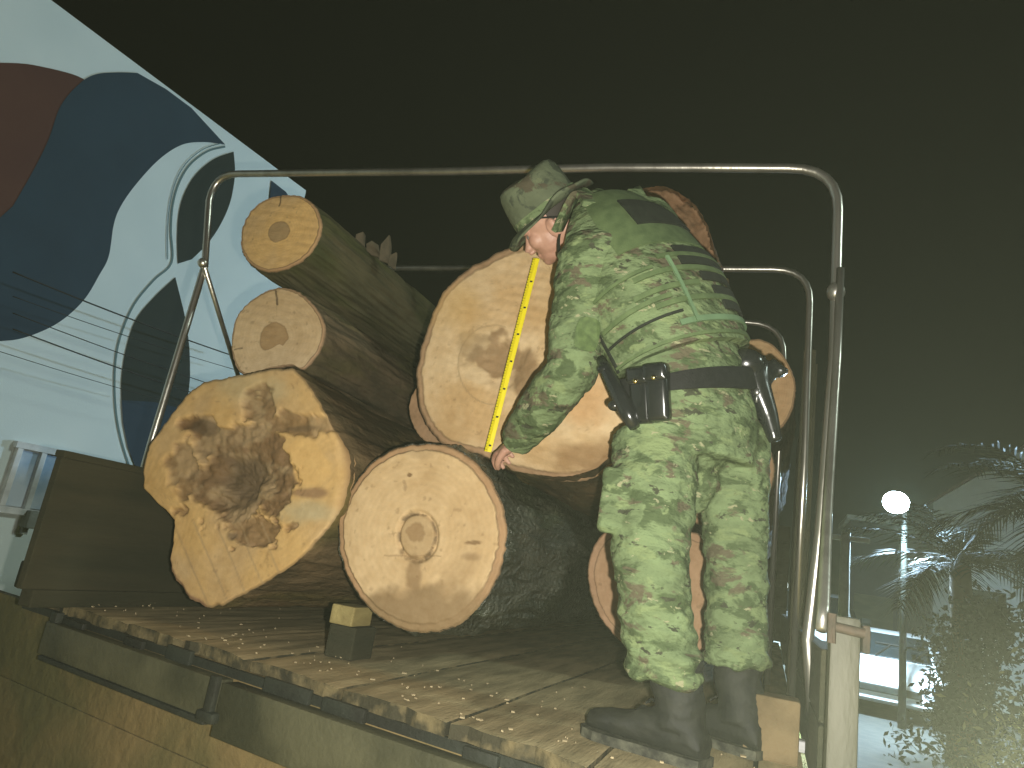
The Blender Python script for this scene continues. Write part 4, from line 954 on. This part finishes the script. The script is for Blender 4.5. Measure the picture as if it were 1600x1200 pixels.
# ------------------------------------------------------------------ right-hand background
# street lamp, lit
lp = at(1400, 785, 13)
SL = empty('street_lamp', (lp[0]+.2, 13.5, 0)); tag(SL, 'lit street lamp shining bluish white beyond the truck on the right', 'street lamp')
m_ = MB(); m_.tube([(lp[0]+.2, 13.5, 0), (lp[0]+.2, 13.5, 3.2), (lp[0]+.2, 13.5, lp[2]+.12)], [.06, .045, .035], 12); m_.build('pole', 'frame_dark', SL, smooth=True)
m_ = MB(); m_.tube([(lp[0]+.2, 13.5, lp[2]+.10), (lp[0]+.12, 13.3, lp[2]+.12), (lp[0], 13.1, lp[2]+.06)], .022, 8); m_.build('arm', 'frame_dark', SL, smooth=True)
m_ = MB(); m_.ell((lp[0], 13.06, lp[2]+.05), (.15, .19, .06)); m_.build('lamp_head', 'steel', SL, smooth=True)
m_ = MB(); m_.ell((lp[0], 13, lp[2]-.0), (.20, .13, .18)); m_.build('lamp_lens', 'lamp_lens', SL, smooth=True)
light('lamp_light', 'POINT', (lp[0], 12.8, lp[2]-.1), 1700, (.50, .76, 1.0), shadow_soft_size=.1)
light('lamp_beam', 'SPOT', (lp[0], 12.85, lp[2]-.15), 1500, (.66, .86, 1.0), shadow_soft_size=.1, spot_size=radians(146), spot_blend=.4)
# house
hx0 = at(1458, 785, 20); hx1 = at(1560, 725, 20)
H = empty('white_house', (hx0[0]+4, 22, 0)); tag(H, 'white gabled house behind the palm at the right edge', 'house')
zE = hx0[2]; sl = (hx1[2]-hx0[2])/(hx1[0]-hx0[0]); xR = hx0[0]+4.2; zR = zE+sl*4.2
m_ = MB(); pts = [(hx0[0], 0), (hx0[0], zE), (xR, zR), (2*xR-hx0[0], zE), (2*xR-hx0[0], 0)]
m_.add([(x_, 20, z_) for x_, z_ in pts]+[(x_, 27, z_) for x_, z_ in pts], [(0, 4, 3, 2, 1), (5, 6, 7, 8, 9)]+[(i, (i+1) % 5, 5+(i+1) % 5, 5+i) for i in range(5)])
m_.build('wall', 'house_white', H)
m_ = MB()
for s_g, (xa, xb) in enumerate(((hx0[0]-.3, xR), (2*xR-hx0[0]+.3, xR))):
    za = zE-sl*.3; m_.add([(xa, 19.8, za+.02), (xb, 19.8, zR+.02), (xb, 27.2, zR+.02), (xa, 27.2, za+.02), (xa, 19.8, za+.10), (xb, 19.8, zR+.10), (xb, 27.2, zR+.10), (xa, 27.2, za+.10)], [(0, 1, 2, 3), (4, 7, 6, 5), (0, 4, 5, 1), (1, 5, 6, 2), (2, 6, 7, 3), (3, 7, 4, 0)])
m_.build('roof', 'roof_tile', H)
m_ = MB(); m_.box((hx0[0]+1.1, 19.97, 2.2), (.9, .06, 1.1), bev=.01); wn_ = m_.build('window', 'window_frame', H); m_ = MB(); m_.box((hx0[0]+1.1, 19.93, 2.2), (.74, .03, .94)); m_.build('pane', 'car_glass', wn_)
# low dark outbuilding left of it
q = at(1330, 812, 24); q2 = at(1405, 812, 24)
q = at(1330, 812, 18.6); q2 = at(1405, 812, 18.6)
OB = empty('shed', ((q[0]+q2[0])/2, 19, 0)); tag(OB, 'dark flat-roofed shed under the street lamp', 'shed')
mat('shed_dark', (.010, .012, .014), (.007, .008, .010), .9)
m_ = MB(); m_.box(((q[0]+q2[0])/2, 19.6, q[2]/2), (q2[0]-q[0], 2, q[2])); m_.build('wall', 'shed_dark', OB)
m_ = MB(); m_.box(((q[0]+q2[0])/2, 19.6, q[2]+.05), (q2[0]-q[0]+.2, 2.3, .10)); m_.build('roof', 'concrete', OB)
m_ = MB(); m_.box(((q[0]+q2[0])/2, 18.58, 1.1), (.8, .05, 2.1), bev=.01); m_.build('door', 'side_wood', OB)
# concrete pole
q = at(1322, 832, 11)
UPo = empty('concrete_post', (q[0], 11, 0)); tag(UPo, 'pale concrete post standing just right of the near hoop leg', 'post')
m_ = MB(); m_.tube([(q[0], 11, 0), (q[0], 11, q[2])], [.085, .06], 10); m_.build('shaft', 'concrete', UPo, smooth=True)
m_ = MB(); m_.box((q[0], 11, q[2]-.08), (.6, .06, .07), bev=.01); m_.build('crossbar', 'concrete', UPo)
# road sign 30
q = at(1253, 878, 18)
SG = empty('speed_sign', (q[0], 18, .4)); tag(SG, 'small round white speed sign on a thin pole, seen between the hoop legs', 'road sign')
m_ = MB(); m_.tube([(q[0], 18, .4), (q[0], 18, q[2])], .025, 8); m_.build('pole', 'steel', SG, smooth=True)
def disc(y, r, mname, nm, par): mm = MB(); mm.tube([(q[0], y, q[2]), (q[0], y-.01, q[2])], r, 32); return mm.build(nm, mname, par)
ds = disc(17.97, .125, 'sign_red', 'sign_disc', SG); disc(17.955, .10, 'sign_white', 'sign_face', ds)
fc = bpy.data.curves.new('t', 'FONT'); fc.body = '30'; fc.size = .15; fc.align_x = 'CENTER'; fc.align_y = 'CENTER'; fc.extrude = .002
to_ = bpy.data.objects.new('t', fc); COL.objects.link(to_); dg = bpy.context.evaluated_depsgraph_get(); dg.update(); me = bpy.data.meshes.new_from_object(to_.evaluated_get(dg)); bpy.data.objects.remove(to_)
me.transform(Matrix.Translation((q[0], 17.94, q[2])) @ Matrix.Rotation(pi/2, 4, 'X')); link('number', me, 'tape_ink', ds)
# cars
def car(label, loc, yaw, s=1., lit=True, wiper=False):
    C_ = empty('parked_car', loc); tag(C_, label, 'car', 'white cars parked beyond the truck')
    R3 = np.array([[cos(yaw), -sin(yaw), 0], [sin(yaw), cos(yaw), 0], [0, 0, 1]]); loc = np.array(loc, float)
    tf = lambda p: loc+R3@(np.array(p, float)*s)
    prof = [(-2.05, .35, .80, .80), (-1.95, .28, .98, .86), (-1.3, .25, 1.02, .88), (-.5, .25, 1.0, .88), (.6, .25, .98, .88), (1.3, .25, .92, .87), (1.85, .28, .80, .83), (2.05, .35, .62, .72)]
    rg = []
    for x_, z0, z1, w_ in prof:
        rg.append([tf((x_, w_*cy, z0+(z1-z0)*cz)) for cy, cz in ((-1, .1), (-1.02, .45), (-.99, .8), (-.88, .97), (-.4, 1.02), (.4, 1.02), (.88, .97), (.99, .8), (1.02, .45), (1, .1), (.8, 0), (-.8, 0))])
    m_ = MB(); m_.loft(rg); bd = m_.build('body', 'car_white', C_, auto=35)
    rg = []
    for x_, z1, w_ in ((-1.85, .98, .74), (-1.45, 1.38, .68), (-1.0, 1.46, .66), (-.2, 1.47, .66), (.15, 1.40, .67), (.95, .97, .76)):
        rg.append([tf((x_, w_*1.06, .96)), tf((x_, w_*.92, max(.97, z1-.07))), tf((x_, w_*.8, z1)), tf((x_, -w_*.8, z1)), tf((x_, -w_*.92, max(.97, z1-.07))), tf((x_, -w_*1.06, .96))])
    m_ = MB(); m_.loft(rg); m_.build('cabin', 'car_white', C_, auto=35)
    m_ = MB(); P_ = [tf(p) for p in ((.93, -.64, 1.0), (.93, .64, 1.0), (.22, .56, 1.385), (.22, -.56, 1.385))]; nv_ = R3@np.array([.45, 0, .89])*.02
    m_.add([p+nv_*.6 for p in P_]+[p-nv_ for p in P_], [(0, 1, 2, 3), (7, 6, 5, 4)]+[(i, 4+i, 4+(i+1) % 4, (i+1) % 4) for i in range(4)]); m_.build('windscreen', 'car_glass', C_)
    for sg_ in (-1, 1):
        m_ = MB(); P_ = [tf((x_, sg_*w_, z_)) for x_, w_, z_ in ((.7, .79, 1.0), (.15, .66, 1.34), (-1.05, .655, 1.38), (-1.5, .74, 1.02))]; dd = R3@np.array([0, sg_*.015, 0])
        m_.add([p+dd for p in P_]+[p-dd for p in P_], [(0, 1, 2, 3), (7, 6, 5, 4)]+[(i, 4+i, 4+(i+1) % 4, (i+1) % 4) for i in range(4)]); m_.build('side_window', 'car_glass', C_)
        m_ = MB(); m_.ell(tf((1.93, sg_*.62, .62)), (.10*s, .17*s, .08*s), R3); m_.build('headlight', 'headlight_lit' if lit else 'pane', C_, smooth=True)
        m_ = MB(); m_.box(tf((-2.0, sg_*.66, .78)), (.08, .22, .14), R3, 0, .02); m_.build('tail_light', 'red_lens', C_)
        m_ = MB(); m_.box(tf((.62, sg_*.95, 1.02)), (.12, .20, .13), R3, 0, .03); m_.build('side_mirror', 'frame_dark', C_)
        for xw in (-1.3, 1.3):
            m_ = MB(); rg = [[tf((xw+r_*cos(a), sg_*h_, .32+r_*sin(a))) for a in np.linspace(0, 2*pi, 28, endpoint=False)] for r_, h_ in ((.19, .70), (.31, .70), (.33, .76), (.33, .86), (.31, .905), (.21, .90))]
            m_.loft(rg, cap=False); wo = m_.build('wheel', 'rubber', C_, auto=50)
            m_ = MB(); m_.loft([[tf((xw+r_*cos(a), sg_*h_, .32+r_*sin(a))) for a in np.linspace(0, 2*pi, 28, endpoint=False)] for r_, h_ in ((.21, .895), (.17, .87), (.05, .885))]); m_.build('rim', 'steel', wo, auto=40)
    if wiper:
        for yy_ in (-.25, .35):
            m_ = MB(); m_.tube([tf((1.0, yy_, 1.02)), tf((.62, yy_+.22, 1.21))], .012, 8); m_.box(tf((.60, yy_+.22, 1.23)), (.02, .5, .02), R3); m_.build('wiper', 'cable_black', C_)
    m_ = MB(); m_.box(tf((2.06, 0, .52)), (.06, 1.0, .12), R3, 0, .02); m_.build('grille', 'frame_dark', C_)
    return C_
car('white car seen head-on under the street lamp, right of the corner post', (2.25, 16.2, 0), radians(-100), 1.0, False, True)
pv = MB(); pv.box((-.5, 21, .2), (5.2, 8, .44), bev=.02); o = pv.build('pavement', 'concrete'); tag(o, kind='structure')
car('white car on the raised forecourt, its roof showing above the corner post', (.95, 18.8, .42), radians(-94), 1.12, False)
# distant lit shop-like lights: small lit bollards of a forecourt
for i, (x, y) in enumerate(((1206, 914), (1221, 903), (1228, 914))):
    q = at(x, y, 26); m_ = MB(); m_.tube([(q[0], 26, 0), (q[0], 26, q[2]-.1)], .03, 8)
    Ln = empty('lamp_post', (q[0], 26, 0)); tag(Ln, ['leftmost', 'tallest, middle', 'rightmost'][i]+' of three tiny lit lamp posts seen far away right of the trousers', 'lamp post', 'tiny far lamp posts')
    m_.build('pole', 'steel', Ln); m_ = MB(); m_.box((q[0], 26, q[2]), (.12, .12, .22), bev=.03); m_.build('lantern', 'headlight_lit', Ln)

# plants
def frond(mb, base, direction, length, droop, nl=26, lw=.012, ll=.35):
    d_ = nrm(direction); P_ = []; p = np.array(base, float); v = d_.copy()
    for k_ in range(nl): P_.append(p.copy()); p = p+v*length/nl; v = nrm(v+np.array([0, 0, -droop/nl]))
    mb.tube(P_, list(np.linspace(.012, .003, nl)), 5)
    for k_ in range(2, nl):
        t = k_/nl; tdir = nrm(P_[k_]-P_[k_-1]); side = nrm(np.cross(tdir, [0, 0, 1.])); L__ = ll*(.5+1.1*sin(pi*min(1, t*.95+.05)))*random.uniform(.8, 1.1)
        for sg_ in (-1, 1):
            e = P_[k_]+(side*sg_*.8+tdir*.65+np.array([0, 0, random.uniform(-.45, -.05)]))*L__; mdp = (P_[k_]+e)/2+np.array([0, 0, .03]); w_ = tdir*lw
            mb.add([P_[k_]-w_, P_[k_]+w_, mdp+w_*1.1, e, mdp-w_*1.1], [(0, 1, 2, 4), (4, 2, 3)])
def palm(label, x, y, h, n, fl, seed, mname='leaf', r=.14):
    random.seed(seed); R_ = empty('palm_tree', (x, y, 0)); tag(R_, label, 'palm', 'palms at the right edge')
    m_ = MB(); m_.tube([(x, y, -.05), (x+.03, y, h*.5), (x, y, h)], [r*1.3, r, r*.9], 14); m_.build('trunk', 'trunk', R_, smooth=True)
    m_ = MB()
    for k_ in range(n):
        a = 2*pi*k_/n*2.4+random.uniform(-.2, .2); el = random.uniform(-.15, 1.1); frond(m_, (x, y, h), (cos(a)*cos(el), sin(a)*cos(el), sin(el)), fl*random.uniform(.8, 1.1), random.uniform(.9, 1.9))
    m_.build('crown', mname, R_); return R_
q = at(1500, 860, 11); palm('feathery palm silhouetted against the lamplit white house', q[0], 11, q[2]-.2, 22, 1.35, 5, 'leaf_dark')
q = at(1600, 800, 9.5); palm('taller dark palm cut off by the right edge of the picture', q[0]+.35, 9.5, q[2]+.1, 26, 1.6, 8, 'leaf_dark')
def bush(label, x, y, r, h, n, seed, mname, ls=1.):
    random.seed(seed); R_ = empty('bush', (x, y, 0)); tag(R_, label, 'bush', 'bushes by the roadside at the right'); m_ = MB()
    for k_ in range(7): a = random.uniform(0, 2*pi); m_.tube([(x, y, -.05), (x+cos(a)*r*.3, y+sin(a)*r*.3, h*.4), (x+cos(a)*r*.6, y+sin(a)*r*.6, h*.75)], [.02, .014, .006], 6)
    m_.build('stems', 'trunk', R_); m_ = MB()
    cl = [(random.gauss(0, .42)*r, random.gauss(0, .42)*r, random.uniform(.15, 1)*h) for _ in range(46)]
    for k_ in range(n):
        c = random.choice(cl); k2_ = .16*r+.05; p = np.array([x+c[0]+random.gauss(0, k2_), y+c[1]+random.gauss(0, k2_), max(.02, c[2]*(1-.25*(c[0]**2+c[1]**2)/r**2)+random.gauss(0, k2_))])
        d_ = nrm([random.gauss(0, 1), random.gauss(0, 1), random.gauss(.3, .8)]); s_ = nrm(np.cross(d_, [random.random(), random.random(), random.random()+.1])); l_ = random.uniform(.05, .12)*ls; w_ = l_*.2
        m_.add([p, p+d_*l_*.5+s_*w_, p+d_*l_, p+d_*l_*.5-s_*w_], [(0, 1, 2, 3)])
    m_.build('foliage', mname, R_); return R_
bush('round dark bush left of the palm trunk, under the street lamp', 2.12, 9.5, .42, 2.1, 6000, 3, 'leaf_dark')
bush('broad olive bush filling the lower right corner, nearest the camera', 1.42, 3.7, .48, 1.45, 16000, 6, 'leaf', .45)
bush('tall dark bush at the right edge behind the nearest one', 2.3, 6.0, .7, 2.0, 12000, 9, 'leaf_dark')

# ------------------------------------------------------------------ haze added to veil the flash corner and halo the lamp
m = bpy.data.materials.new('added_haze'); m.use_nodes = True; nt = m.node_tree; nt.nodes.remove(nt.nodes['Principled BSDF'])
v = nt.nodes.new('ShaderNodeVolumePrincipled'); v.inputs['Density'].default_value = .00056; v.inputs['Color'].default_value = (.86, .96, .66, 1)
nt.links.new(v.outputs[0], nt.nodes['Material Output'].inputs['Volume']); MATS['added_haze'] = m
hz = MB(); hz.box((0, 100, 5), (420, 420, 12.5)); o = hz.build('haze', 'added_haze'); tag(o, 'thin haze added for a flash veil at lower right and a lamp halo', 'haze', kind='stuff')
